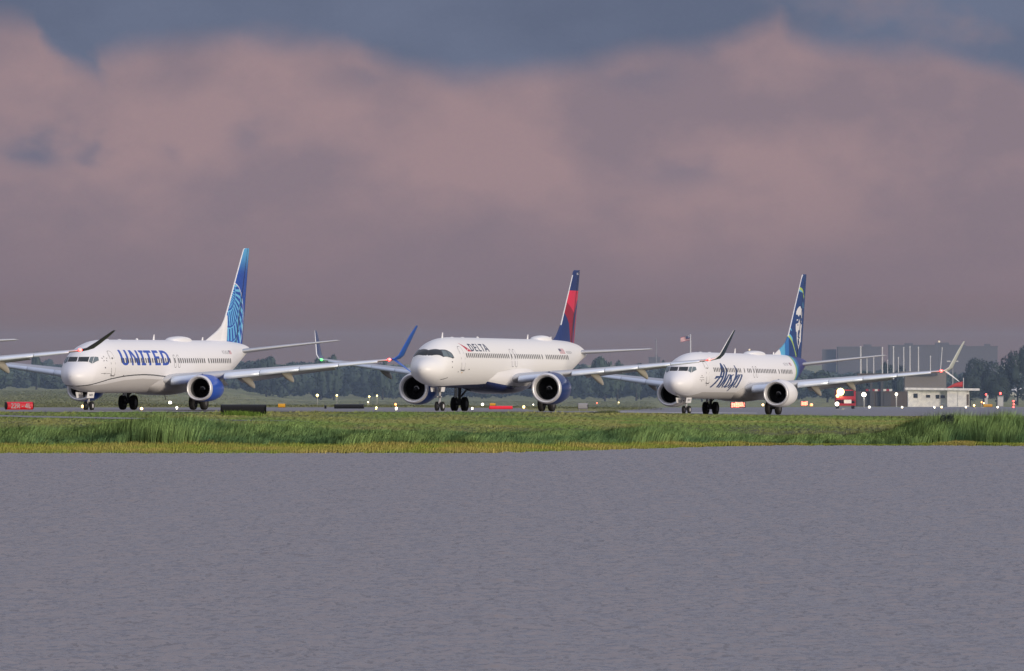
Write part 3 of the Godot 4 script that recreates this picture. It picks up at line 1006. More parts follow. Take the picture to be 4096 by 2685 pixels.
func engine(S: Dictionary, parent: Node, side: float, nm: Material):
	var E: Dictionary = S.engine
	var R: float = E.r; var o := P(S, E.s, side * E.l, E.y); var ax := Vector3(0, 0, 1)
	var Ln: float = E.len; var sq: float = E.squash
	var k := R
	var nac := [[0.28, 1.02 * k], [0.6, 1.06 * k], [1.1, 1.085 * k], [1.8, 1.08 * k], [2.4, 1.03 * k], [Ln - 0.4, 0.88 * k], [Ln, 0.76 * k], [Ln + 0.02, 0.73 * k], [Ln - 0.3, 0.72 * k]]
	var root := part("engine", lathe(nac, o, ax, 40, sq), nm, parent)
	# lip: rolled metal ring from the outer cowl round into the throat
	var lip := [[0.28, 1.02 * k], [0.15, 1.0 * k], [0.06, 0.97 * k], [0.01, 0.935 * k], [0.0, 0.905 * k], [0.02, 0.87 * k], [0.08, 0.83 * k], [0.20, 0.785 * k], [0.36, 0.755 * k]]
	var lm := lathe(lip, o, ax, 40, sq, Vector3(0, 0, -1))
	part("inlet_lip", lm, M.lip_metal, root)
	var duct := [[0.36, 0.755 * k], [0.6, 0.75 * k], [1.2, 0.76 * k]]
	var rows_in := lathe(duct, o, ax, 40, sq * 0.6, Vector3(0, 0, 1))
	part("inlet_duct", inward(rows_in, o, ax), M.inlet_dark, root)
	# fan: back disc and swept blades
	var st := Solid.new()
	var nb := 24
	for b in nb:
		var a := TAU * b / nb
		for seg in 4:
			var r0 := lerpf(0.26, 0.74, seg / 4.0) * k; var r1 := lerpf(0.26, 0.74, (seg + 1) / 4.0) * k
			var q0 := a + 0.16 * seg / 4.0; var q1 := a + 0.16 * (seg + 1) / 4.0
			var wd := 0.15
			var p := func(rr: float, aa: float, z: float) -> Vector3: return o + Vector3(cos(aa) * rr, sin(aa) * rr, z)
			st.quad(p.call(r0, q0 - wd, 0.94), p.call(r1, q1 - wd, 0.94), p.call(r1, q1 + wd * 0.6, 1.12), p.call(r0, q0 + wd * 0.6, 1.12), Vector3(0, 0, -1))
	part("fan", st.done(), M.fan_dark, root)
	part("fan_disc", lathe([[1.16, 0.01], [1.17, 0.4 * k], [1.18, 0.77 * k]], o, ax, 32, 0.0, Vector3(0, 0, -1)), M.dark_steel_shade, root)
	part("spinner", lathe([[0.62, 0.004], [0.66, 0.06 * k], [0.8, 0.16 * k], [1.0, 0.26 * k], [1.16, 0.28 * k]], o, ax, 20, 0.0, Vector3(0, 0, -1)), M.fan_dark, root)
	# painted comma on the spinner
	var cm := []
	for i in 8:
		var a := 0.4 + i * 0.42
		var z := 0.70 + i * 0.018
		var rr := (0.085 + i * 0.013) * k
		cm.append([o + Vector3(cos(a) * rr, sin(a) * rr, z - 0.02), o + Vector3(cos(a) * rr * 1.32, sin(a) * rr * 1.32, z + 0.025)])
	part("spinner_mark", grid(cm, false, [], Vector3(0, 0, -1)), M.hub, root)
	part("exhaust_nozzle", lathe([[Ln - 0.4, 0.60 * k], [Ln + 0.35, 0.52 * k], [Ln + 0.9, 0.40 * k], [Ln + 0.92, 0.36 * k], [Ln + 0.4, 0.34 * k], [Ln + 1.3, 0.03]], o, ax, 24), M.hot_metal, root)
	# pylon up to the wing
	var c := sec_at(S.wing, E.l)
	var py := []
	for i in 9:
		var t := i / 8.0
		var s := lerpf(E.s + 0.9, c[1] + c[2] * 0.55, t)
		var top: float = lerpf(E.y + R * 1.12, c[3] + 0.02, smoothstep(0.0, 0.5, t))
		var bot: float = E.y + R * lerpf(0.95, 0.75, t)
		if t > 0.8: bot = lerpf(bot, c[3] - 0.25, (t - 0.8) / 0.2)
		var w := 0.20 * sin(PI * clampf(t * 0.9 + 0.08, 0.0, 1.0)) + 0.02
		var r := []
		for q in 13:
			var a := TAU * (q % 12) / 12.0
			var sx := signf(cos(a)) * pow(absf(cos(a)), 0.5); var sy := signf(sin(a)) * pow(absf(sin(a)), 0.7)
			r.append(P(S, s, side * E.l + w * sx, (top + bot) * 0.5 + (top - bot) * 0.5 * sy))
		py.append(r)
	part("pylon", grid(py, true), nm if S.pylon_painted else M.wing_grey, root)

# the same surface with normals turned to the axis
func inward(me: ArrayMesh, o: Vector3, ax: Vector3) -> ArrayMesh:
	var A := me.surface_get_arrays(0)
	var V: PackedVector3Array = A[Mesh.ARRAY_VERTEX]; var N: PackedVector3Array = A[Mesh.ARRAY_NORMAL]
	for k in V.size():
		var d := (V[k] - o); d -= ax * d.dot(ax)
		if N[k].dot(d) > 0.0: N[k] = -N[k]
	A[Mesh.ARRAY_NORMAL] = N
	var r := ArrayMesh.new(); r.add_surface_from_arrays(Mesh.PRIMITIVE_TRIANGLES, A)
	return r

func wings(S: Dictionary, root: Node, side: float, wlm: Material):
	var w := part("wing", foil(S, S.wing, side), M.wing_grey, root)
	for q in S.slats: part("slat", slat(S, S.wing, q[0], q[1], side), M.slat_metal, w)
	if S.has("krueger"):
		part("krueger_flap", slat(S, S.wing, S.krueger[0], S.krueger[1], side, 0.03), M.slat_metal, w)
	for q in S.flaps: part("flap", flap(S, S.wing, q[0], q[1], side, S.flap_angle), M.wing_grey, w)
	for q in S.canoes: part("flap_fairing", canoe(S, S.wing, q[0], side, q[1], q[2]), M.fairing_cream, w)
	part("winglet", foil(S, S.winglet, side), wlm, w)
	if S.has("edge_mat"):
		var we := []
		for q in S.winglet: we.append([q[0], q[1] - 0.01, q[2], q[3], q[4] * 1.12, q[5], q[6]])
		part("winglet_edge", foil(S, we, side, 0.0, 0.07), S.edge_mat, w)
	if S.has("lower_winglet"): part("lower_winglet", foil(S, S.lower_winglet, side), S.lower_mat, w)
	var c: Array = S.winglet[0]
	var p := P(S, c[1] - 0.02, side * (c[0] + 0.02), c[3] + 0.02)
	part("navigation_light", lathe([[-0.14, 0.002], [-0.1, 0.08], [0.0, 0.115], [0.1, 0.08], [0.14, 0.002]], p, Vector3(side * 0.8, 0, -0.45), 12), M.red_light if side > 0.0 else M.green_light, w)
	var lamp := OmniLight3D.new(); lamp.name = "navigation_lamp"
	lamp.light_color = Color(1.0, 0.14, 0.09) if side > 0.0 else Color(0.15, 1.0, 0.4)
	lamp.light_energy = 0.25 if side > 0.0 else 0.06; lamp.light_size = 0.12; lamp.omni_range = 12.0; lamp.omni_attenuation = 2.0; lamp.shadow_enabled = true
	w.add_child(lamp); lamp.position = p + Vector3(-side * 0.10, 0.0, -0.28)

func tailplanes(S: Dictionary, root: Node):
	for side in [1.0, -1.0]:
		part("tailplane", foil(S, S.tailplane, side, 0.0, 1.0, 9), M.wing_grey if S.tail_grey else M.white_paint, root)

# vertical fin from sections [y, s_le, s_te]
func fin(S: Dictionary, root: Node, m: Material):
	var t: Array = S.fin
	var box: Rect2 = S.fin_box
	var build := func(x0: float, x1: float, swing: float) -> ArrayMesh:
		var rows := []; var uvs := []
		var n := 9
		for q in t.size() + 1:
			var c: Array = t[mini(q, t.size() - 1)]
			var r := []; var uv := []
			for k in 2 * n + 1:
				var left := k <= n
				var u := float(n - k) / n if left else float(k - n) / n
				u = 1.0 - cos(u * PI * 0.5)
				var x := lerpf(x0, x1, u)
				var ch: float = c[2] - c[1]
				var th: float = 5.0 * 0.085 * (0.2969 * sqrt(x) - 0.126 * x - 0.3516 * x * x + 0.2843 * x * x * x - 0.1015 * x * x * x * x) * ch
				if k == n and x0 > 0.0: th = 0.0
				if q == t.size(): th *= 0.03
				var s: float = c[1] + x * ch
				var l := th if left else -th
				if x0 > 0.0:
					var hs: float = c[1] + x0 * ch
					var dx := s - hs
					l += dx * sin(swing); s = hs + dx * cos(swing)
				r.append(P(S, s, l, c[0])); uv.append(Vector2((s - box.position.x) / box.size.x, 1.0 - (c[0] - box.position.y) / box.size.y))
			rows.append(r); uvs.append(uv)
		return grid(rows, true, uvs)
	var f := part("vertical_fin", build.call(0.0, 0.70, 0.0), m, root)
	part("rudder", build.call(0.706, 1.0, S.rudder), m, f)
	if S.has("dorsal"):
		# low fillet running forward on the roof
		var rows := []; var uvs := []
		for q in S.dorsal:           # [s, y_top]
			var r := []; var uv := []
			var base := interp(S.body, 1, q[0]) - 0.15
			for k in 9:
				var a := -1.0 + k / 4.0
				var v := 1.0 - absf(a)
				var y := lerpf(base, q[1], pow(v, 0.8))
				r.append(P(S, q[0], -signf(a) * -0.13 * pow(absf(a), 0.6) * q[2], y))
				uv.append(Vector2((q[0] - box.position.x) / box.size.x, 1.0 - (y - box.position.y) / box.size.y))
			rows.append(r); uvs.append(uv)
		part("dorsal_fin", grid(rows, false, uvs), m, f)

func landing_gear(S: Dictionary, root: Node):
	for side in [1.0, -1.0]:
		var g := Node3D.new(); g.name = "main_gear"; root.add_child(g, true)
		var l: float = side * S.track * 0.5
		wheel(S, g, S.main, l - 0.44, S.main_r, 0.43, M.dark_strut)
		wheel(S, g, S.main, l + 0.44, S.main_r, 0.43, M.dark_strut)
		part("strut", tube([P(S, S.main, l, S.main_r), P(S, S.main - 0.03, l, S.main_r + 0.9), P(S, S.main - 0.1, l - side * 0.12, S.main_r + 1.9)], [0.13, 0.13, 0.19], 12), M.dark_strut, g)
		part("side_brace", tube([P(S, S.main, l - side * 0.05, S.main_r + 0.55), P(S, S.main - 0.05, l - side * 0.9, S.main_r + 1.5)], [0.07, 0.08], 8), M.dark_strut, g)
		part("axle", tube([P(S, S.main, l - 0.42, S.main_r), P(S, S.main, l + 0.42, S.main_r)], [0.11, 0.11], 10), M.dark_strut, g)
		var so := Solid.new()
		so.box(P(S, S.main - 0.05, l + side * 0.30, S.main_r + 1.05), Vector3(0.03, 0, 0), Vector3(0, 0.55, 0), Vector3(0, 0, 0.32))
		part("gear_door", so.done(), M.wing_grey if S.tail_grey else M.dark_strut, g)
	var n := Node3D.new(); n.name = "nose_gear"; root.add_child(n, true)
	var s: float = S.nose
	wheel(S, n, s, 0.24, S.nose_r, 0.22, M.hub); wheel(S, n, s, -0.24, S.nose_r, 0.22, M.hub)
	part("axle", tube([P(S, s, -0.26, S.nose_r), P(S, s, 0.26, S.nose_r)], [0.06, 0.06], 10), M.strut, n)
	var belly := interp(S.body, 2, s)
	part("strut", tube([P(S, s, 0, S.nose_r), P(S, s - 0.03, 0, S.nose_r + 0.45), P(S, s - 0.12, 0, belly + 0.25)], [0.065, 0.085, 0.12], 12), M.strut, n)
	part("drag_brace", tube([P(S, s - 0.05, 0, S.nose_r + 0.55), P(S, s + 0.75, 0, belly + 0.1)], [0.05, 0.06], 8), M.dark_strut, n)
	part("torque_link", tube([P(S, s - 0.10, 0, S.nose_r + 0.08), P(S, s - 0.30, 0, S.nose_r + 0.28), P(S, s - 0.12, 0, S.nose_r + 0.5)], [0.035, 0.045, 0.035], 8), M.strut, n)
	for k in [-1.0, 1.0]:
		part("taxi_light_housing", lathe([[-0.05, 0.01], [-0.05, 0.09], [0.06, 0.07], [0.08, 0.01]], P(S, s - 0.2, 0.16 * k, S.nose_r + 0.78), Vector3(0, 0, 1), 12), M.strut, n)
	# doors hanging either side of the well
	for k in [-1.0, 1.0]:
		var so := Solid.new()
		var tilt := Vector3(-0.18 * k, 1.0, 0).normalized()
		so.box(P(S, s - S.door_fwd, 0.44 * k, belly - S.door_h * 0.42), Vector3(0.02, 0, 0), tilt * S.door_h * 0.5, Vector3(0, 0, S.door_len * 0.5))
		var dr := part("gear_door", so.done(), M.white_paint, n)
	var tt := text_triangles(S.door_text, 700) if S.door_text != "" else []
	if tt.size() > 0:
		var so2 := Solid.new()
		for t in tt[0]:
			var v := []
			for p in t:
				var u: float = (p.x - tt[1].x) / (tt[2].x - tt[1].x) - 0.5; var w: float = (p.y - tt[1].y) / (tt[2].y - tt[1].y) - 0.5
				v.append(P(S, s - S.door_fwd + u * S.door_len * 0.55, 0.44 + 0.028 + w * 0.04, belly - S.door_h * 0.42 + w * 0.16))
			so2.tri(v[0], v[1], v[2], Vector3(-1, 0, 0))
		part("door_number", so2.done(), M.print_grey, n)

func blade_antenna(S: Dictionary, s: float, h: float, called := "antenna") -> ArrayMesh:
	var top := interp(S.body, 1, s) - 0.03
	var rows := []
	for q in [[0.0, 0.0, 0.42, 0.045], [0.5, 0.10, 0.42, 0.035], [1.0, 0.24, 0.42, 0.02], [1.0, 0.3, 0.36, 0.001]]:
		var r := []
		for k in 11:
			var a := TAU * (k % 10) / 10.0
			r.append(P(S, s + (q[1] + q[2]) * 0.5 + (q[2] - q[1]) * 0.5 * cos(a), q[3] * sin(a), top + h * q[0]))
		rows.append(r)
	return grid(rows, true)

func dome(S: Dictionary, s0: float, s1: float, h: float, w: float) -> ArrayMesh:
	var rows := []
	for i in 15:
		var t := i / 14.0
		var s := lerpf(s0, s1, t)
		var top := interp(S.body, 1, s)
		var e := pow(sin(PI * clampf(t, 0.0, 1.0)), 0.3)
		if i == 0 or i == 14: e = 0.02
		var r := []
		for k in 17:
			var a := PI * k / 16.0
			r.append(P(S, s, w * e * cos(a), top - 0.22 + (h + 0.22) * e * pow(sin(a), 0.4)))
		rows.append(r)
	return grid(rows, false, [], Vector3.UP)

func fairing(S: Dictionary) -> ArrayMesh:
	var F: Dictionary = S.fairing
	var ey: float = S.window_y - 1.85
	var rows := []
	for i in 25:
		var t := i / 24.0
		var s := lerpf(F.s0, F.s1, t)
		var e := pow(sin(PI * clampf(t, 0.0, 1.0)), 0.75)
		var r := []
		for k in 25:
			var a := PI * k / 24.0      # from left top round the belly to right top
			var w: float = lerpf(interp(S.body, 3, s) * 0.5, F.w, e)
			var yt: float = lerpf(ey, F.top, e); var yb: float = lerpf(ey - 0.1, F.bottom, e)
			var cxx := cos(a); var sxx := sin(a)
			r.append(P(S, s, w * signf(cxx) * pow(absf(cxx), 0.62), yt - (yt - yb) * pow(sxx, 0.72)))
		rows.append(r)
	return grid(rows, false, [], Vector3(0, -1, 0))

func fuselage(S: Dictionary, root: Node, m: Material) -> MeshInstance3D:
	var rows := []; var uvs := []
	var n := 90
	var L: float = S.len
	for i in n + 1:
		var t := float(i) / n
		var s: float = 0.0
		if t < 0.42: s = 9.0 * pow(t / 0.42, 2.0)
		elif t < 0.6: s = lerpf(9.0, S.taper, (t - 0.42) / 0.18)
		else: s = lerpf(S.taper, L, (t - 0.6) / 0.4)
		s = maxf(s, 0.0005)
		var r := []; var uv := []
		for k in 57:
			var ph := TAU * k / 56.0
			r.append(skin(S, s, ph if k < 56 else 0.0)); uv.append(Vector2(s / L, k / 56.0))
		rows.append(r); uvs.append(uv)
	return part("fuselage", grid(rows, true, uvs), m, root)

func narrow_spec() -> Dictionary:       # the two airliners with the low noses
	return {
		"len": 41.6, "taper": 27.0, "main": 21.2, "nose": 4.05, "track": 5.72, "main_r": 0.565, "nose_r": 0.345,
		"body": [[0, 2.56, 2.56, 0.0], [0.1, 2.86, 2.28, 0.34], [0.3, 3.06, 2.08, 0.60], [0.7, 3.32, 1.85, 0.93], [1.2, 3.59, 1.68, 1.20], [1.45, 3.72, 1.62, 1.31], [1.75, 4.07, 1.56, 1.40], [2.05, 4.32, 1.51, 1.48], [2.5, 4.56, 1.46, 1.58], [3.2, 4.84, 1.40, 1.70], [4.2, 5.09, 1.35, 1.80], [5.5, 5.27, 1.32, 1.865], [7, 5.34, 1.31, 1.88], [16, 5.35, 1.31, 1.88], [27, 5.35, 1.31, 1.88], [29, 5.35, 1.42, 1.86], [32, 5.35, 1.92, 1.70], [35, 5.33, 2.70, 1.36], [38, 5.22, 3.62, 0.88], [40, 5.06, 4.2, 0.50], [41.2, 4.9, 4.5, 0.22], [41.6, 4.8, 4.6, 0.08]],
		"wing": [[0.9, 15.7, 8.0, 2.2, 0.13, 2.0, 0], [1.88, 16.35, 7.25, 2.3, 0.13, 2.0, 0], [5.0, 18.0, 5.8, 2.62, 0.12, 1.5, 0], [11.0, 21.1, 3.75, 3.22, 0.11, 0.3, 0], [17.2, 24.3, 1.65, 3.83, 0.10, -0.6, 0]],
		"slats": [[5.9, 8.3], [8.36, 11.0], [11.06, 13.7], [13.76, 16.4]], "krueger": [2.3, 3.95],
		"flaps": [[2.3, 4.3], [5.4, 8.8], [8.85, 12.6]], "flap_angle": 16.0,
		"canoes": [[3.5, 2.8, 0.55], [6.1, 3.3, 0.75], [9.1, 3.0, 0.65]],
		"winglet": [[17.2, 24.3, 1.65, 3.83, 0.10, -0.6, 4], [17.5, 24.55, 1.55, 3.92, 0.10, 0, 28], [17.76, 24.9, 1.4, 4.18, 0.09, 0, 58], [17.95, 25.25, 1.25, 4.7, 0.09, 0, 71], [18.3, 26.0, 0.95, 5.7, 0.09, 0, 71], [18.56, 26.8, 0.5, 6.46, 0.08, 0, 71]],
		"lower_winglet": [[17.4, 24.75, 0.95, 3.82, 0.09, 0, -40], [17.9, 25.1, 0.7, 3.42, 0.09, 0, -42], [18.45, 25.65, 0.3, 2.93, 0.08, 0, -42]], "lower_mat": M.bright_blue,
		"engine": {"s": 15.45, "l": 4.83, "y": 1.63, "r": 1.02, "len": 3.7, "squash": 0.10}, "pylon_painted": false,
		"tailplane": [[0.2, 36.5, 4.2, 4.42, 0.09, 0, 0], [3.7, 38.95, 2.8, 4.9, 0.09, 0, 0], [7.15, 41.25, 1.35, 5.34, 0.09, 0, 0], [7.28, 41.6, 0.9, 5.36, 0.06, 0, 0]], "tail_grey": true,
		"fin": [[4.9, 33.95, 40.0], [6.5, 35.27, 40.38], [8.5, 36.95, 40.84], [10.5, 38.6, 41.3], [12.5, 40.27, 41.74], [12.6, 40.6, 41.75]], "fin_box": Rect2(31, 4.8, 12, 8), "rudder": 0.0,
		"dorsal": [[31.2, 5.36, 0.3], [32.5, 5.72, 0.6], [33.9, 6.12, 0.9], [34.9, 6.5, 1.0], [35.5, 6.95, 1.0], [36.0, 7.36, 1.0], [36.25, 7.2, 0.9]],
		"fairing": {"s0": 13.6, "s1": 26.5, "w": 2.05, "top": 2.5, "bottom": 1.12},
		"door_fwd": 0.85, "door_len": 1.5, "door_h": 0.46, "door_text": "",
		"window_y": 3.77}

func long_spec() -> Dictionary:         # the high-nosed airliner with the dark window mask
	return {
		"len": 44.5, "taper": 30.0, "main": 21.97, "nose": 5.07, "track": 7.59, "main_r": 0.6, "nose_r": 0.385,
		"body": [[0, 3.35, 3.35, 0.0], [0.1, 3.64, 3.07, 0.34], [0.3, 3.83, 2.87, 0.60], [0.7, 4.06, 2.62, 0.93], [1.2, 4.25, 2.42, 1.22], [1.65, 4.40, 2.28, 1.41], [2.05, 4.88, 2.18, 1.54], [2.5, 5.18, 2.10, 1.65], [3.2, 5.49, 2.02, 1.77], [4.2, 5.77, 1.95, 1.88], [5.5, 5.95, 1.91, 1.95], [7, 6.03, 1.90, 1.975], [18, 6.04, 1.90, 1.975], [30, 6.04, 1.90, 1.975], [32, 6.04, 2.0, 1.965], [35, 6.03, 2.5, 1.83], [38, 5.98, 3.2, 1.48], [41, 5.78, 3.95, 0.98], [43, 5.45, 4.38, 0.58], [44.3, 5.12, 4.62, 0.28], [44.5, 5.0, 4.7, 0.16]],
		"wing": [[0.9, 16.6, 7.4, 2.55, 0.13, 2.0, 0], [2.0, 17.3, 6.7, 2.72, 0.13, 2.0, 0], [6.4, 19.6, 4.4, 3.18, 0.12, 1.2, 0], [11.6, 22.3, 3.1, 3.72, 0.11, 0.3, 0], [16.9, 25.0, 1.75, 4.28, 0.10, -0.6, 0]],
		"slats": [[2.75, 4.9], [6.7, 9.1], [9.16, 11.6], [11.66, 14.0], [14.06, 16.2]],
		"flaps": [[2.7, 5.0], [6.6, 9.5], [9.55, 13.0]], "flap_angle": 14.0,
		"canoes": [[4.0, 2.8, 0.5], [7.6, 3.6, 0.85], [11.2, 3.3, 0.75]],
		"winglet": [[16.9, 25.0, 1.75, 4.28, 0.10, -0.6, 4], [17.3, 25.3, 1.62, 4.40, 0.10, 0, 25], [17.6, 25.65, 1.42, 4.72, 0.09, 0, 58], [17.76, 26.0, 1.28, 5.15, 0.09, 0, 74], [18.05, 26.7, 0.95, 6.0, 0.09, 0, 74], [18.33, 27.35, 0.5, 6.76, 0.08, 0, 74]],
		"engine": {"s": 15.5, "l": 5.755, "y": 1.88, "r": 1.26, "len": 3.9, "squash": 0.02}, "pylon_painted": false,
		"tailplane": [[0.2, 39.2, 4.0, 4.95, 0.10, 0, 0], [3.2, 41.1, 2.7, 5.12, 0.10, 0, 0], [6.1, 42.85, 1.45, 5.29, 0.10, 0, 0], [6.24, 43.2, 0.9, 5.3, 0.06, 0, 0]], "tail_grey": true,
		"fin": [[5.5, 36.35, 42.0], [7.3, 37.78, 42.4], [9.6, 39.55, 42.9], [11.85, 41.3, 43.36], [11.98, 41.6, 43.4]], "fin_box": Rect2(35, 5.4, 9, 7), "rudder": -0.10,
		"dorsal": [[35.7, 6.05, 0.4], [36.4, 6.35, 0.8], [37.0, 6.8, 1.0], [37.6, 7.3, 1.0], [37.95, 7.3, 0.9]],
		"fairing": {"s0": 12.3, "s1": 27.5, "w": 2.42, "top": 3.55, "bottom": 1.5},
		"door_fwd": 0.55, "door_len": 0.9, "door_h": 0.38, "door_text": "",
		"window_y": 4.55}

func narrow_cockpit(S: Dictionary, f: Node):
	for k in [1.0, -1.0]:
		part("cockpit_window", pane(S, Vector2(0.045, 3.67), Vector2(0.045, 4.02), Vector2(0.80, 4.03), Vector2(0.80, 3.66), 0.014, k), M.glass_dark, f)
		part("cockpit_window", pane(S, Vector2(0.86, 3.66), Vector2(0.86, 4.03), Vector2(1.05, 4.04), Vector2(1.10, 3.52), 0.014, k), M.glass_sky_tint, f)
		part("cockpit_window", pane(S, Vector2(1.13, 3.53), Vector2(1.08, 4.04), Vector2(1.25, 4.02), Vector2(1.36, 3.76), 0.014, k), M.glass_sky_tint, f)

func long_cockpit(S: Dictionary, f: Node):
	for k in [1.0, -1.0]:
		var q := func(s: float, y: float) -> Vector2: return Vector2(s, phi_of(S, s, y) * k)
		var z := Vector2(1.66, 0.0); var z1 := Vector2(2.12, 0.0)
		part("window_mask", skin_quad(S, z, z1, q.call(2.52, 4.98), q.call(2.12, 4.38), 0.010), M.black_paint, f)
		part("window_mask", skin_quad(S, q.call(2.12, 4.38), q.call(2.52, 4.98), q.call(3.02, 4.96), q.call(3.25, 4.26), 0.010), M.black_paint, f)
		part("window_mask", skin_quad(S, q.call(3.25, 4.26), q.call(3.02, 4.96), q.call(3.42, 4.70), q.call(3.52, 4.34), 0.010), M.black_paint, f)
		part("cockpit_window", skin_quad(S, Vector2(1.72, deg_to_rad(2.5) * k), Vector2(2.06, deg_to_rad(2.5) * k), q.call(2.42, 4.92), q.call(2.10, 4.44), 0.016), M.glass_dark, f)
		part("cockpit_window", skin_quad(S, q.call(2.18, 4.43), q.call(2.52, 4.92), q.call(2.88, 4.90), q.call(2.78, 4.34), 0.016), M.glass_sky_tint, f)
		part("cockpit_window", skin_quad(S, q.call(2.85, 4.33), q.call(2.93, 4.90), q.call(3.34, 4.68), q.call(3.44, 4.36), 0.016), M.glass_sky_tint, f)

func cabin(S: Dictionary, f: Node, runs: Array, doors: Array):
	var shared: ArrayMesh = null
	var y: float = S.window_y
	for r in runs:
		var s: float = r[0]
		while s <= r[1] + 0.01:
			if s > 7.0 and s < S.taper:
				if shared == null: shared = skin_panel(S, 10.0, y, 0.12, 0.195, 0.010)
				part("cabin_window", shared, M.window_glass, f, Vector3(0, 0, s - 10.0))
			else:
				part("cabin_window", skin_panel(S, s, y, 0.12, 0.195, 0.010), M.window_glass, f)
			s += 0.508
	for d in doors:       # [s, y, half width, half height]
		part("door_frame", skin_panel(S, d[0], d[1], d[2], d[3], 0.004, 1.0, 28), M.seam, f)
		part("door", skin_panel(S, d[0], d[1], d[2] - 0.055, d[3] - 0.045, 0.008, 1.0, 28), M.white_paint, f)

func base_image(c: Color) -> Image:
	var im := Image.create(2048, 1024, false, Image.FORMAT_RGB8)
	im.fill(c.linear_to_srgb())
	return im

func stripes_flag(S: Dictionary, im: Image, s0: float, s1: float, y0: float, y1: float):
	for k in 7:
		var a := lerpf(y0, y1, (k * 2) / 13.0); var b := lerpf(y0, y1, (k * 2 + 1) / 13.0)
		fill_body(S, im, [[s0, a], [s1, a], [s1, b], [s0, b]], Color(0.45, 0.10, 0.13).linear_to_srgb())
	fill_body(S, im, [[s0, lerpf(y0, y1, 0.46)], [lerpf(s0, s1, 0.42), lerpf(y0, y1, 0.46)], [lerpf(s0, s1, 0.42), y1], [s0, y1]], Color(0.12, 0.12, 0.17).linear_to_srgb())

func fill_fin(S: Dictionary, im: Image, poly: Array, c: Color):
	var b: Rect2 = S.fin_box
	var px := []
	for p in poly: px.append(Vector2((p[0] - b.position.x) / b.size.x * im.get_width(), (1.0 - (p[1] - b.position.y) / b.size.y) * im.get_height()))
	fill_px(im, px, c.linear_to_srgb())

func fin_leading_edge(S: Dictionary, im: Image, y0: float, y1: float, w: float, c: Color):
	var p := []
	var tab := []
	for q in S.fin: tab.append([q[0], q[1]])
	for k in 13:
		var y := lerpf(y0, y1, k / 12.0); p.append([lin(tab, y) - 0.3, y])
	for k in 13:
		var y := lerpf(y1, y0, k / 12.0); p.append([lin(tab, y) + w, y])
	fill_fin(S, im, p, c)

func seat(root: Node3D, S: Dictionary, x0: float, d0: float, yaw: float, pitch: float, lift := 0.0):
	var a := deg_to_rad(yaw)
	var x: float = x0 + S.main * sin(a); var d: float = d0 + S.main * cos(a)
	root.position = Vector3(x, ground_y(x, d) + 0.036 + lift, -d)
	root.basis = Basis(Vector3.UP, PI - a) * Basis(Vector3.RIGHT, pitch)

func whole(S: Dictionary, root: Node3D, body: Material, finm: Material, nacelle: Material, wl: Material, belly: Material) -> MeshInstance3D:
	var f := fuselage(S, root, body)
	part("belly_fairing", fairing(S), belly, root)
	for side in [1.0, -1.0]:
		wings(S, root, side, wl)
		engine(S, root, side, nacelle)
	tailplanes(S, root)
	fin(S, root, finm)
	landing_gear(S, root)
	part("beacon", lathe([[0.0, 0.001], [0.0, 0.12], [0.1, 0.1], [0.16, 0.002]], P(S, 15.0, 0, interp(S.body, 1, 15.0) - 0.03), Vector3.UP, 12), M.white_paint, f)
	return f

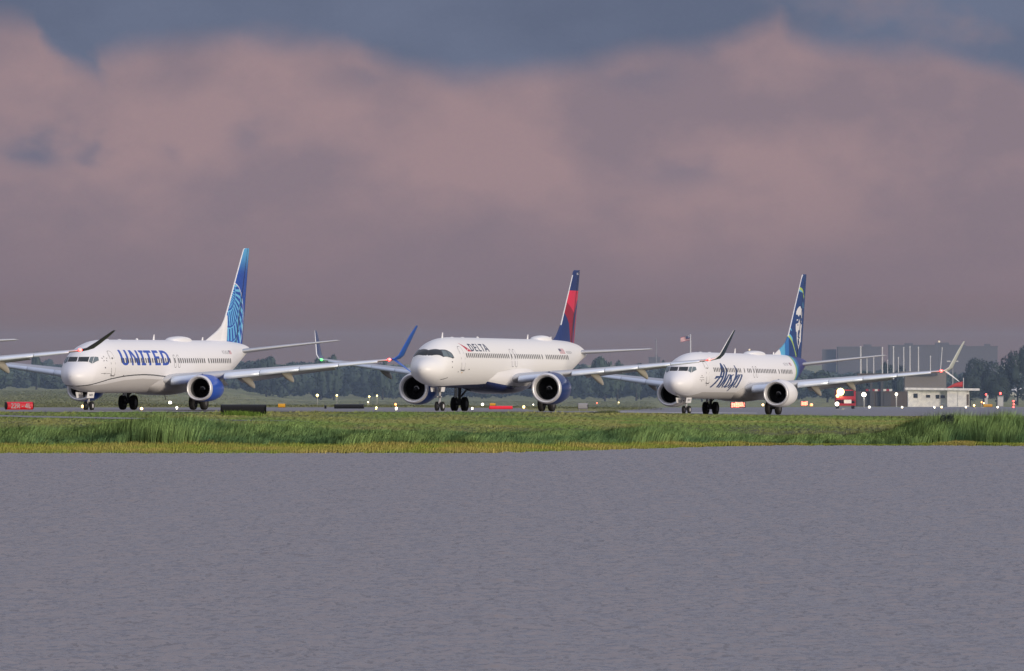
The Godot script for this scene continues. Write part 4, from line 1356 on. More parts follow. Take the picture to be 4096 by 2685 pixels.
func airliners():
	# ------------------------------------------------ blue globe tail
	var S := narrow_spec()
	S.door_text = "5426"
	var im := base_image(Color(0.84, 0.84, 0.85))
	var grey := Color(0.60, 0.59, 0.575).linear_to_srgb()
	var lower := [[0.5, 1.90], [1.7, 1.90], [2.8, 1.92], [4.0, 2.0], [7.5, 2.28], [11.6, 2.40], [15.8, 2.32], [24, 2.3], [30, 2.35], [34, 2.6], [36.5, 2.95], [40, 4.2], [40, 3.5], [36, 2.0], [30, 1.0], [0.5, 1.0]]
	fill_body(S, im, lower, grey, true)
	var edge := [[0.75, 1.84], [1.7, 1.95], [2.8, 2.14], [4.0, 2.33], [5.7, 2.49], [7.5, 2.60], [9.5, 2.67], [11.6, 2.70], [13.7, 2.67], [15.8, 2.59], [19, 2.5], [24, 2.48], [30, 2.52], [34, 2.78], [36.5, 3.08], [38.5, 3.62], [40.2, 4.3]]
	var band := []
	for p in edge: band.append([p[0], p[1] + 0.035])
	for k in edge.size(): band.append([edge[edge.size() - 1 - k][0], edge[edge.size() - 1 - k][1] - 0.045])
	fill_body(S, im, band, Color(0.045, 0.05, 0.055).linear_to_srgb(), true)
	print_text(S, im, "UNITED", 6.25, 17.4, 3.40, 4.57, Color(0.035, 0.095, 0.46).linear_to_srgb(), 700)
	print_text(S, im, "N75426", 30.7, 32.25, 4.29, 4.56, Color(0.12, 0.12, 0.13).linear_to_srgb(), 500)
	stripes_flag(S, im, 32.4, 33.15, 4.29, 4.57)
	for k in 5:        # star of five arrowheads behind the cockpit
		var a := TAU * k / 5.0 + PI / 2.0
		var c := Vector2(3.28, 3.88)
		var o := c + Vector2(cos(a) * 0.34, sin(a) * 0.17)
		fill_body(S, im, [[o.x + cos(a) * 0.16, o.y + sin(a) * 0.08], [o.x + cos(a + 2.3) * 0.13, o.y + sin(a + 2.3) * 0.065], [o.x + cos(a - 2.3) * 0.13, o.y + sin(a - 2.3) * 0.065]], Color(0.22, 0.22, 0.23).linear_to_srgb())
	var root := thing("airliner", "white airliner with UNITED in blue, blue globe tail and blue engines", "airplane", Vector3.ZERO, 0.0, "airliners queuing on the taxiway")
	var f := whole(S, root, paint(im), paint(globe_fin(S)), M.blue_paint, M.bright_blue, mat("belly_grey", Color(0.55, 0.54, 0.525), 0.4, 0.0, 0.3))
	narrow_cockpit(S, f)
	cabin(S, f, [[6.3, 17.9], [18.6, 18.7], [19.5, 25.7], [26.6, 26.7], [27.2, 32.6]], [[4.5, 3.55, 0.43, 0.95], [18.62, 3.72, 0.27, 0.5], [19.5, 3.72, 0.27, 0.5]])
	part("door_sill", skin_line(S, [Vector2(4.08, 2.75), Vector2(4.16, 2.6), Vector2(4.86, 2.6), Vector2(4.94, 2.75)], 0.03, 0.012), M.seam_dark, f)
	part("door_window", skin_panel(S, 4.5, 3.93, 0.12, 0.06, 0.014), M.seam_dark, f)
	part("skin_seam", skin_line(S, [Vector2(2.4, 2.78), Vector2(4.0, 2.78)], 0.018, 0.005), M.seam, f)
	sensors(S, f)
	part("antenna", blade_antenna(S, 18.7, 0.45), M.white_paint, f)
	part("antenna", blade_antenna(S, 30.2, 0.28), M.white_paint, f)
	part("satellite_dome", dome(S, 22.3, 27.2, 0.30, 0.62), M.white_paint, f)
	seat(root, S, -33.07, 859.87, 17.35, 0.001)

	# ------------------------------------------------ red triangle tail
	S = long_spec()
	S.edge_mat = M.white_paint
	im = base_image(Color(0.84, 0.84, 0.83))
	fill_body(S, im, [[3.6, 2.02], [6.5, 2.10], [12, 2.2], [19, 2.44], [26, 2.5], [31, 2.3], [34, 2.2], [34, 1.5], [3.6, 1.5]], Color(0.012, 0.022, 0.075).linear_to_srgb(), true)
	var red := Color(0.58, 0.02, 0.05); var dred := Color(0.25, 0.012, 0.03)
	fill_body(S, im, [[6.0, 5.56], [8.2, 4.88], [7.2, 5.12]], dred.linear_to_srgb())
	fill_body(S, im, [[6.0, 5.56], [7.2, 5.12], [6.9, 4.92]], red.linear_to_srgb())
	fill_body(S, im, [[6.95, 4.87], [8.2, 4.87], [7.25, 5.07]], red.linear_to_srgb())
	print_text(S, im, "DELTA", 8.0, 12.9, 4.90, 5.52, Color(0.03, 0.04, 0.085).linear_to_srgb(), 700)
	print_text(S, im, "N506DA", 34.0, 35.7, 4.86, 5.08, Color(0.14, 0.15, 0.17).linear_to_srgb(), 500)
	stripes_flag(S, im, 32.1, 33.6, 4.86, 5.27)
	root = thing("airliner", "white airliner with DELTA lettering, navy belly and red and navy tail", "airplane", Vector3.ZERO, 0.0, "airliners queuing on the taxiway")
	var fi := Image.create(512, 512, false, Image.FORMAT_RGB8)
	var navy := Color(0.020, 0.042, 0.155)
	fi.fill(navy.linear_to_srgb())
	fill_fin(S, fi, [[39.2, 10.24], [43.6, 10.24], [42.95, 9.5], [42.45, 9.4], [41.25, 8.31], [38.9, 9.42]], Color(0.66, 0.035, 0.085))
	fill_fin(S, fi, [[39.0, 9.42], [39.28, 9.25], [41.25, 8.31], [40.95, 7.0], [40.86, 5.3], [40.2, 5.3], [39.54, 7.46], [38.45, 8.5]], Color(0.29, 0.018, 0.045))
	fill_fin(S, fi, [[42.95, 9.1], [42.37, 8.6], [41.84, 7.5], [41.4, 5.3], [42.6, 5.3], [43.2, 8.0]], Color(0.52, 0.03, 0.06))
	fin_leading_edge(S, fi, 7.3, 11.55, 0.07, Color(0.75, 0.75, 0.76))
	var tt := text_triangles("506", 700)
	for t in tt[0]:
		var q := []
		for p in t: q.append([lerpf(42.05, 42.75, (p.x - tt[1].x) / (tt[2].x - tt[1].x)), lerpf(11.58, 11.76, (p.y - tt[1].y) / (tt[2].y - tt[1].y))])
		fill_fin(S, fi, q, Color(0.8, 0.8, 0.8))
	f = whole(S, root, paint(im), paint(fi), M.engine_navy, M.navy_paint, M.white_paint)
	long_cockpit(S, f)
	cabin(S, f, [[6.35, 17.9], [18.35, 18.45], [19.3, 19.4], [19.9, 26.0], [26.7, 26.8], [27.85, 34.4]], [[5.35, 4.30, 0.46, 0.98], [18.5, 4.4, 0.33, 0.75], [19.4, 4.4, 0.33, 0.75]])
	part("door_sill", skin_line(S, [Vector2(4.85, 3.44), Vector2(4.92, 3.30), Vector2(5.78, 3.30), Vector2(5.86, 3.44)], 0.035, 0.012), M.seam_dark, f)
	part("door_latch", skin_panel(S, 5.35, 3.14, 0.10, 0.05, 0.012), M.sign_yellow, f)
	part("belly_keel", fairing(keel_spec(S)), M.navy_paint, root)
	part("nose_mark", skin_line(S, [Vector2(2.0, 2.55), Vector2(2.5, 2.62), Vector2(2.9, 2.72)], 0.03, 0.006), M.seam_dark, f)
	sensors(S, f)
	part("antenna", blade_antenna(S, 5.45, 0.5), M.white_paint, f)
	part("antenna", blade_antenna(S, 28.4, 0.42), M.white_paint, f)
	part("antenna", blade_antenna(S, 34.8, 0.3), M.white_paint, f)
	part("satellite_dome", dome(S, 30.2, 34.5, 0.34, 0.62), M.white_paint, f)
	seat(root, S, -7.43, 930.3, 17.73, 0.0058)

	# ------------------------------------------------ navy tail with a face
	S = narrow_spec()
	S.lower_mat = M.white_paint
	S.window_y = 3.82
	S.door_text = "291"
	S.engine = {"s": 15.0, "l": 4.83, "y": 1.80, "r": 1.14, "len": 3.9, "squash": 0.05}
	im = base_image(Color(0.84, 0.84, 0.85))
	fill_body(S, im, [[0.6, 1.86], [16.3, 1.9], [26, 1.9], [30, 2.1], [34, 2.8], [34, 1.8], [28, 1.0], [0.6, 1.0]], Color(0.57, 0.555, 0.53).linear_to_srgb(), true)
	var script_blue := Color(0.022, 0.055, 0.175).linear_to_srgb()
	for poly in SCRIPT_STROKES: fill_body(S, im, poly, script_blue)
	print_text(S, im, "N291BT", 29.0, 30.6, 4.36, 4.60, Color(0.16, 0.17, 0.2).linear_to_srgb(), 500)
	stripes_flag(S, im, 30.95, 31.7, 4.36, 4.62)
	var bound := [[34.2, 5.34], [33.3, 5.0], [32.9, 4.6], [32.8, 4.2], [32.7, 3.8], [32.45, 3.4], [31.9, 2.9], [31.2, 2.4], [30.4, 1.7]]
	var tones := [Color(0.36, 0.50, 0.10), Color(0.10, 0.38, 0.55), Color(0.035, 0.14, 0.36), Color(0.045, 0.05, 0.20)]
	for k in 4:
		var off: float = [0.0, 0.42, 1.0, 1.9][k]
		var poly := []
		for p in bound: poly.append([p[0] + off * (1.0 if p[1] < 5.2 else 0.4), p[1]])
		poly.append([41.5, 1.7]); poly.append([41.5, 5.34])
		fill_body(S, im, poly, tones[k].linear_to_srgb(), true)
	root = thing("airliner", "white airliner with Alaska in navy script and a face on its navy tail", "airplane", Vector3.ZERO, 0.0, "airliners queuing on the taxiway")
	fi = Image.create(512, 512, false, Image.FORMAT_RGB8)
	fi.fill(Color(0.022, 0.060, 0.20).linear_to_srgb())
	fill_fin(S, fi, [[30, 4], [35.4, 4.0], [35.35, 5.2], [35.6, 6.6], [36.1, 7.4], [30, 7.6]], Color(0.035, 0.16, 0.42))
	fill_fin(S, fi, [[30, 4], [34.4, 4.0], [34.5, 5.2], [34.6, 6.1], [34.9, 6.7], [30, 7.6]], Color(0.11, 0.42, 0.66))
	fill_fin(S, fi, [[30, 4], [33.2, 4.0], [33.3, 5.2], [33.15, 5.6], [32.8, 6.1], [30, 7.0]], Color(0.78, 0.78, 0.79))
	for q in FACE_PRINT:
		for poly in q[1]: fill_fin(S, fi, poly, q[0])
	fin_leading_edge(S, fi, 7.0, 12.7, 0.07, Color(0.76, 0.76, 0.77))
	f = whole(S, root, paint(im), paint(fi), M.white_paint, mat("winglet_pale", Color(0.62, 0.66, 0.62), 0.35, 0.0, 0.3), mat("belly_grey_warm", Color(0.50, 0.485, 0.465), 0.4, 0.0, 0.3))
	narrow_cockpit(S, f)
	cabin(S, f, [[6.3, 14.5], [15.65, 15.7], [16.7, 17.8], [18.6, 18.7], [19.4, 25.8], [26.6, 26.7], [27.4, 31.3]], [[4.5, 3.55, 0.43, 0.95], [18.62, 3.72, 0.27, 0.5], [19.5, 3.72, 0.27, 0.5]])
	part("door_sill", skin_line(S, [Vector2(4.08, 2.75), Vector2(4.16, 2.6), Vector2(4.86, 2.6), Vector2(4.94, 2.75)], 0.03, 0.012), M.seam_dark, f)
	part("door_window", skin_panel(S, 4.5, 3.93, 0.12, 0.06, 0.014), M.seam_dark, f)
	part("skin_seam", skin_line(S, [Vector2(2.7, 3.12), Vector2(3.5, 3.12)], 0.018, 0.005), M.seam, f)
	part("skin_seam", skin_line(S, [Vector2(2.6, 2.92), Vector2(3.6, 2.92)], 0.018, 0.005), M.seam, f)
	sensors(S, f)
	part("antenna", blade_antenna(S, 18.7, 0.45), M.white_paint, f)
	part("antenna", blade_antenna(S, 30.9, 0.26), M.white_paint, f)
	part("satellite_dome", dome(S, 22.4, 27.7, 0.28, 0.62), M.white_paint, f)
	seat(root, S, 13.83, 984.59, 17.33, 0.0084)

	# ------------------------------------------------ leading airliner, mostly outside the frame
	S = long_spec()
	S.winglet = [[16.9, 25.0, 1.75, 4.28, 0.10, -0.6, 8], [17.25, 25.35, 1.55, 4.42, 0.09, 0, 34], [17.7, 25.9, 1.3, 4.80, 0.09, 0, 43], [18.2, 26.6, 1.0, 5.30, 0.08, 0, 44], [18.55, 27.2, 0.55, 5.66, 0.08, 0, 44]]
	var tab: Array = S.body
	for q in tab:
		if q[0] > 30.0: q[0] -= 2.0 * clampf((q[0] - 30.0) / 5.0, 0.0, 1.0)
	S.len = 42.5; S.taper = 29.0
	for q in S.fin: q[1] -= 2.0; q[2] -= 2.0
	for q in S.dorsal: q[0] -= 2.0
	for q in S.tailplane: q[1] -= 2.0; q[3] -= 0.25
	root = thing("airliner", "airliner at the left edge showing only a pale wing with a black winglet", "airplane", Vector3.ZERO, 0.0, "airliners queuing on the taxiway")
	f = whole(S, root, M.white_paint, M.navy_paint, M.white_paint, M.black_paint, M.white_paint)
	long_cockpit(S, f)
	seat(root, S, -53.5, 775.0, 17.4, 0.0)

func keel_spec(S: Dictionary) -> Dictionary:
	var K := S.duplicate()
	K.fairing = {"s0": 12.6, "s1": 27.0, "w": 2.05, "top": 2.1, "bottom": 1.42}
	return K

func sensors(S: Dictionary, f: Node):
	for q in [[3.05, 0.0, 0.07], [3.0, -0.55, 0.06], [6.9, -0.75, 0.10], [4.4, -1.0, 0.05]]:
		part("sensor", skin_panel(S, q[0], S.window_y - 0.55 + q[1] * 0.8, q[2], 0.05, 0.014), M.seam_dark, f)
	for s in [8.2, 11.0]:
		part("roof_fitting", lathe([[0.0, 0.16], [0.05, 0.13], [0.07, 0.01]], P(S, s, 0, interp(S.body, 1, s) - 0.02), Vector3.UP, 10), M.white_paint, f)
	part("drain_mast", tube([P(S, 20.5, 0.3, interp(S.body, 2, 20.5) + 0.05), P(S, 20.9, 0.3, interp(S.body, 2, 20.5) - 0.55)], [0.05, 0.03], 8), M.white_paint, f)

# printed tail: a globe of light blue gores on a blue ground that lightens to the tip
func globe_fin(S: Dictionary) -> Image:
	var b: Rect2 = S.fin_box
	var W := 512; var H := 512
	var data := PackedByteArray(); data.resize(W * H * 3)
	var tab := []
	for q in S.fin: tab.append([q[0], q[1]])
	var deep := Color(0.025, 0.085, 0.40); var sky := Color(0.11, 0.42, 0.74); var pale := Color(0.16, 0.52, 0.80); var white := Color(0.80, 0.80, 0.81)
	var k := 0
	for j in H:
		var y := b.position.y + b.size.y * (1.0 - (j + 0.5) / H)
		var le := lin(tab, y)
		for i in W:
			var s := b.position.x + b.size.x * (i + 0.5) / W
			var c := deep.lerp(sky, smoothstep(10.4, 12.6, y))
			var g := Vector2(s - 37.45, y - 7.15)
			var r := g.length()
			if r < 2.78 and y < 9.95:
				c = white
				if r < 2.70:
					var p := Vector2(s - 36.3, y - 9.35)
					var rr := p.length()
					var th := atan2(p.x, -p.y)
					var ringno := 0 if rr < 1.62 else (1 if rr < 2.93 else (2 if rr < 4.1 else 3))
					var count: float = [8.0, 6.5, 6.0, 5.5][ringno]
					var fr := fposmod(th * count / 1.2 + [0.1, 0.45, 0.2, 0.7][ringno], 1.0)
					c = deep if fr < 0.52 else pale
					for e in [1.62, 2.93, 4.1]:
						if absf(rr - e) < 0.06: c = deep
						elif rr - e > 0.05 and rr - e < 0.15: c = pale
			if s < le + 0.09 and y > 7.2: c = white
			if y < 7.3 and s < 36.15 - (7.3 - y) * 0.28: c = white
			c = c.linear_to_srgb()
			data[k] = int(c.r * 255.0); data[k + 1] = int(c.g * 255.0); data[k + 2] = int(c.b * 255.0)
			k += 3
	return Image.create_from_data(W, H, false, Image.FORMAT_RGB8, data)

# outline of the brush script on the fuselage side, (s, y) in metres
var SCRIPT_STROKES := [
	[[8.72, 4.41], [8.47, 4.13], [8.33, 3.77], [7.85, 3.3], [6.87, 2.85], [5.59, 2.3], [6.03, 2.26], [7.32, 2.81], [8.34, 3.26], [8.86, 3.76], [9.01, 4.13], [9.07, 4.41]],
	[[8.72, 4.4], [8.94, 3.92], [8.94, 3.62], [8.48, 3.14], [7.48, 2.31], [7.99, 2.28], [9, 3.11], [9.48, 3.61], [9.48, 3.94], [9.07, 4.41]],
	[[9.64, 4.31], [9.82, 3.86], [9.55, 3.46], [8.98, 2.9], [8.13, 2.29], [8.57, 2.26], [9.5, 2.87], [10.08, 3.45], [10.3, 3.86], [9.93, 4.32]],
	[[11.31, 3.45], [10.37, 3.43], [9.76, 3.07], [9.05, 2.49], [9.27, 2.25], [10.08, 2.43], [9.84, 2.47], [9.36, 2.32], [9.52, 2.48], [10.21, 3.04], [10.7, 3.37], [11.34, 3.38]],
	[[10.9, 3.39], [10.44, 2.9], [9.87, 2.29], [10.34, 2.27], [10.91, 2.89], [11.37, 3.37]],
	[[12.2, 3.46], [11.37, 3.39], [11.05, 3.14], [11.23, 2.86], [10.89, 2.51], [10.42, 2.35], [10.13, 2.35], [10.13, 2.29], [10.64, 2.3], [11.33, 2.48], [11.71, 2.86], [11.54, 3.14], [11.72, 3.34], [12.32, 3.4]],
	[[12.72, 4.24], [12.86, 3.8], [12.57, 3.32], [11.87, 2.68], [11.07, 2.3], [11.49, 2.26], [12.37, 2.65], [13.1, 3.31], [13.34, 3.8], [13.02, 4.25]],
	[[13.45, 3.48], [12.63, 3.09], [12.05, 2.82], [12.41, 2.79], [13.05, 3.05], [13.82, 3.45]],
	[[12.23, 2.87], [11.91, 2.43], [11.48, 2], [11.74, 1.99], [12.38, 2.41], [12.64, 2.86]],
	[[14.86, 3.48], [13.9, 3.46], [13.22, 3.09], [12.5, 2.52], [12.68, 2.27], [13.53, 2.45], [13.3, 2.49], [12.77, 2.34], [12.97, 2.5], [13.67, 3.06], [14.23, 3.41], [14.87, 3.42]],
	[[14.49, 3.42], [14.05, 3.01], [13.4, 2.3], [13.87, 2.28], [14.52, 2.99], [14.95, 3.4]],
	[[6.24, 3.02], [6.69, 3.27], [8.64, 3.29], [8.52, 3.16], [7.24, 3.12], [6.52, 3.01]],
]
# the tail emblem, (s, y) in metres, in order of printing
var FACE_PRINT := [
	[Color(0.42, 0.58, 0.12), [[[39.03, 11.43], [39.55, 11.43], [39.99, 11.34], [40.39, 11.16], [40.71, 10.8], [40.85, 10.59], [40.71, 10.38], [40.56, 10.62], [40.28, 10.95], [39.9, 11.1], [39.4, 11.2], [38.94, 11.26]], [[35.65, 7.24], [36.02, 7.03], [36.67, 6.5], [37.32, 5.85], [38.11, 5.17], [37.72, 5.16], [37.11, 5.79], [36.41, 6.44], [35.54, 7.06]]]],
	[Color(0.13, 0.45, 0.66), [[[38.94, 11.26], [39.4, 11.2], [39.9, 11.1], [40.28, 10.95], [39.9, 10.97], [39.55, 11.04], [39.29, 10.99], [39.18, 11.15], [38.85, 11.09]], [[35.65, 7.24], [36.13, 7.18], [36.56, 6.92], [36.67, 6.56], [36.41, 6.71], [36.02, 7.03]], [[36.19, 7.87], [36.41, 7.78], [36.58, 7.5], [36.41, 7.51], [36.19, 7.75]], [[40.17, 10.19], [40.45, 10.02], [40.54, 9.6], [40.39, 9.57]]]],
	[Color(0.78, 0.78, 0.78), [[[39.07, 9.73], [38.46, 9.51], [38.09, 9.27], [37.93, 8.98], [38.31, 8.96], [38.52, 8.91], [38.7, 8.79], [38.9, 8.86], [39.11, 8.97], [39.55, 8.93], [39.73, 8.81], [39.9, 8.64], [40.01, 8.72], [40.06, 9.11], [39.99, 9.41], [39.86, 9.56], [39.64, 9.5], [39.4, 9.72]], [[38.02, 8.52], [38.31, 8.56], [38.59, 8.53], [38.31, 8.43], [38.09, 8.4]], [[38.9, 8.61], [39.07, 8.44], [39.25, 8.23], [39.51, 8.21], [39.73, 8.09], [39.99, 8.15], [39.95, 7.91], [39.77, 7.61], [39.77, 7.37], [39.73, 7.01], [39.68, 6.53], [39.4, 6.5], [39.07, 6.25], [38.81, 6.04], [38.63, 5.85], [38.46, 6.01], [38.24, 6.34], [38.09, 6.57], [37.98, 6.99], [37.98, 7.41], [37.76, 7.44], [37.67, 7.77], [37.72, 8.11], [38.02, 8.16], [38.42, 8.19], [38.74, 8.29]], [[39.51, 8.56], [39.73, 8.57], [39.68, 8.45], [39.84, 8.33], [39.73, 8.27], [39.55, 8.39]]]],
	[Color(0.022, 0.060, 0.20), [[[38.59, 7.57], [38.9, 7.63], [39.18, 7.57], [39.33, 7.43], [39.07, 7.3], [38.85, 7.15], [38.63, 7.06], [39.29, 6.92], [39.25, 6.86], [38.74, 6.85], [38.31, 6.97], [38.24, 7.23], [38.46, 7.39]], [[38.31, 6.82], [38.74, 6.79], [39.07, 6.55], [38.85, 6.28], [38.52, 6.31], [38.37, 6.52]], [[38.2, 8.07], [38.59, 8.12], [38.63, 8.02], [38.37, 7.98]], [[39.18, 8.08], [39.55, 8.1], [39.51, 8.02], [39.29, 8.01]]]],
	[Color(0.78, 0.78, 0.78), [[[38.85, 7.18], [39.18, 7.33], [39.4, 7.25], [39.33, 6.98], [38.96, 6.97]], [[38.33, 7.27], [38.5, 7.31], [38.46, 7.06], [38.33, 7.09]]]],
]

# ==================================================================== things on the airfield
# nearest distance from d0 on at which the ground shows at row py in column px
func reach(px: float, py: float, d0: float) -> float:
	var d := d0
	while d < 2600.0:
		var x := col(px, d)
		if 1450.0 + (3.7 - ground_y(x, d)) * 45900.0 / d <= py: return d
		d += 2.0
	return d

func omni(parent: Node, at_: Vector3, c: Color, energy: float, size := 0.2):
	var l := OmniLight3D.new(); l.name = "lamp_light"
	l.light_color = c; l.light_energy = energy; l.light_size = size; l.omni_range = 40.0; l.omni_attenuation = 2.0; l.shadow_enabled = true
	parent.add_child(l, true); l.position = at_

func field_light(px: float, py: float, r: float, m: String, label: String, post := 0.35, d := 0.0, category := "light"):
	r *= 0.7
	if d == 0.0: d = reach(px, py + 6.0, 1050.0)
	var x := col(px, d)
	var g := ground_y(x, d)
	var y := maxf(hgt(py, d), g + post * 0.6)
	var t := thing("airfield_light", label, category, Vector3(x, g, -d), 0.0, "airfield lights")
	var h := y - g
	part("base_plate", lathe([[0.0, 0.01], [0.0, 0.17], [0.06, 0.16], [0.07, 0.01]], Vector3.ZERO, Vector3.UP, 10), M.grey_box, t)
	part("stem", tube([Vector3(0, 0.05, 0), Vector3(0, h - r * 0.7, 0)], [0.035, 0.035], 8), M.grey_box, t)
	part("collar", lathe([[0.0, 0.01], [0.0, r * 0.6], [r * 0.3, r * 0.75], [r * 0.32, 0.01]], Vector3(0, h - r * 1.15, 0), Vector3.UP, 12), M.sign_yellow, t)
	part("lamp_globe", lathe([[-r, 0.002], [-r * 0.8, r * 0.6], [-r * 0.3, r * 0.95], [r * 0.3, r * 0.95], [r * 0.8, r * 0.6], [r, 0.002]], Vector3(0, h, 0), Vector3.UP, 12), M[m], t)
	omni(t, Vector3(0, h, r + 0.15), M[m].emission, 0.35, r)

# guidance sign: rounded housing on legs, a face towards the camera
func field_sign(px0: float, px1: float, top: float, base: float, d: float, face: String, label: String, text := "", turned := 0.0, called := "taxiway_sign"):
	var x0 := col(px0, d); var x1 := col(px1, d)
	var w := x1 - x0; var xm := (x0 + x1) * 0.5
	var g := ground_y(xm, d)
	var h := hgt(top, d) - maxf(hgt(base, d), g + 0.06)
	var yb := hgt(top, d) - h - g
	var t := thing(called, label, "sign", Vector3(xm, g, -d), turned, "airfield signs")
	var rows := []
	for i in 8:
		var u: float = [-1.0, -1.0, -0.985, -0.96, 0.96, 0.985, 1.0, 1.0][i]; var f: float = [0.02, 0.9, 0.97, 1.0, 1.0, 0.97, 0.9, 0.02][i]
		var r := []
		for k in 25:
			var a := TAU * (k % 24) / 24.0
			var cx := signf(cos(a)) * pow(absf(cos(a)), 0.6); var cy := signf(sin(a)) * pow(absf(sin(a)), 0.6)
			r.append(Vector3(u * w * 0.5, yb + h * 0.5 + h * 0.5 * f * cy, 0.24 * f * cx))
		rows.append(r)
	part("housing", grid(rows, true), M[face], t)
	for s in [-0.97, 0.97]:
		part("end_cap", lathe([[-0.02, 0.01], [-0.02, h * 0.5], [0.02, h * 0.5], [0.02, 0.01]], Vector3(s * w * 0.5 * 1.04, yb + h * 0.5, 0), Vector3(1, 0, 0), 20), M.sign_black, t)
	for s in [-0.3, 0.0, 0.3]:
		part("seam_band", lathe([[-0.015, h * 0.44], [-0.015, h * 0.455], [0.015, h * 0.455], [0.015, h * 0.44]], Vector3(s * w, yb + h * 0.5, 0), Vector3(1, 0, 0), 20), M.sign_black, t) if face == "sign_black" else null
	for s in [-0.38, 0.38]:
		part("leg", tube([Vector3(s * w, 0, 0), Vector3(s * w, yb + 0.05, 0)], [0.04, 0.04], 8), M.grey_box, t)
	if text != "":
		var tt := text_triangles(text, 700)
		for glyph in glyphs(tt[0]):
			var so := Solid.new()
			for tr in glyph:
				var v := []
				for p in tr:
					var u: float = (p.x - tt[1].x) / (tt[2].x - tt[1].x); var q: float = (p.y - tt[1].y) / (tt[2].y - tt[1].y)
					v.append(Vector3((u - 0.5) * w * 0.76 + w * 0.02, yb + h * (0.5 + (q - 0.5) * 0.66), 0.255))
				so.tri(v[0], v[1], v[2], Vector3(0, 0, 1))
			part("letter", so.done(), M.letter_white, t)

# triangles of a line of text, sorted into one list for each letter
func glyphs(tris: Array) -> Array:
	var spans := []
	for t in tris:
		var a: float = minf(t[0].x, minf(t[1].x, t[2].x)); var b: float = maxf(t[0].x, maxf(t[1].x, t[2].x))
		spans.append([a, b, t])
	spans.sort_custom(func(p, q): return p[0] < q[0])
	var out := []; var reach_x := -1e9
	for q in spans:
		if q[0] > reach_x + 0.001: out.append([])
		out[out.size() - 1].append(q[2]); reach_x = maxf(reach_x, q[1])
	return out

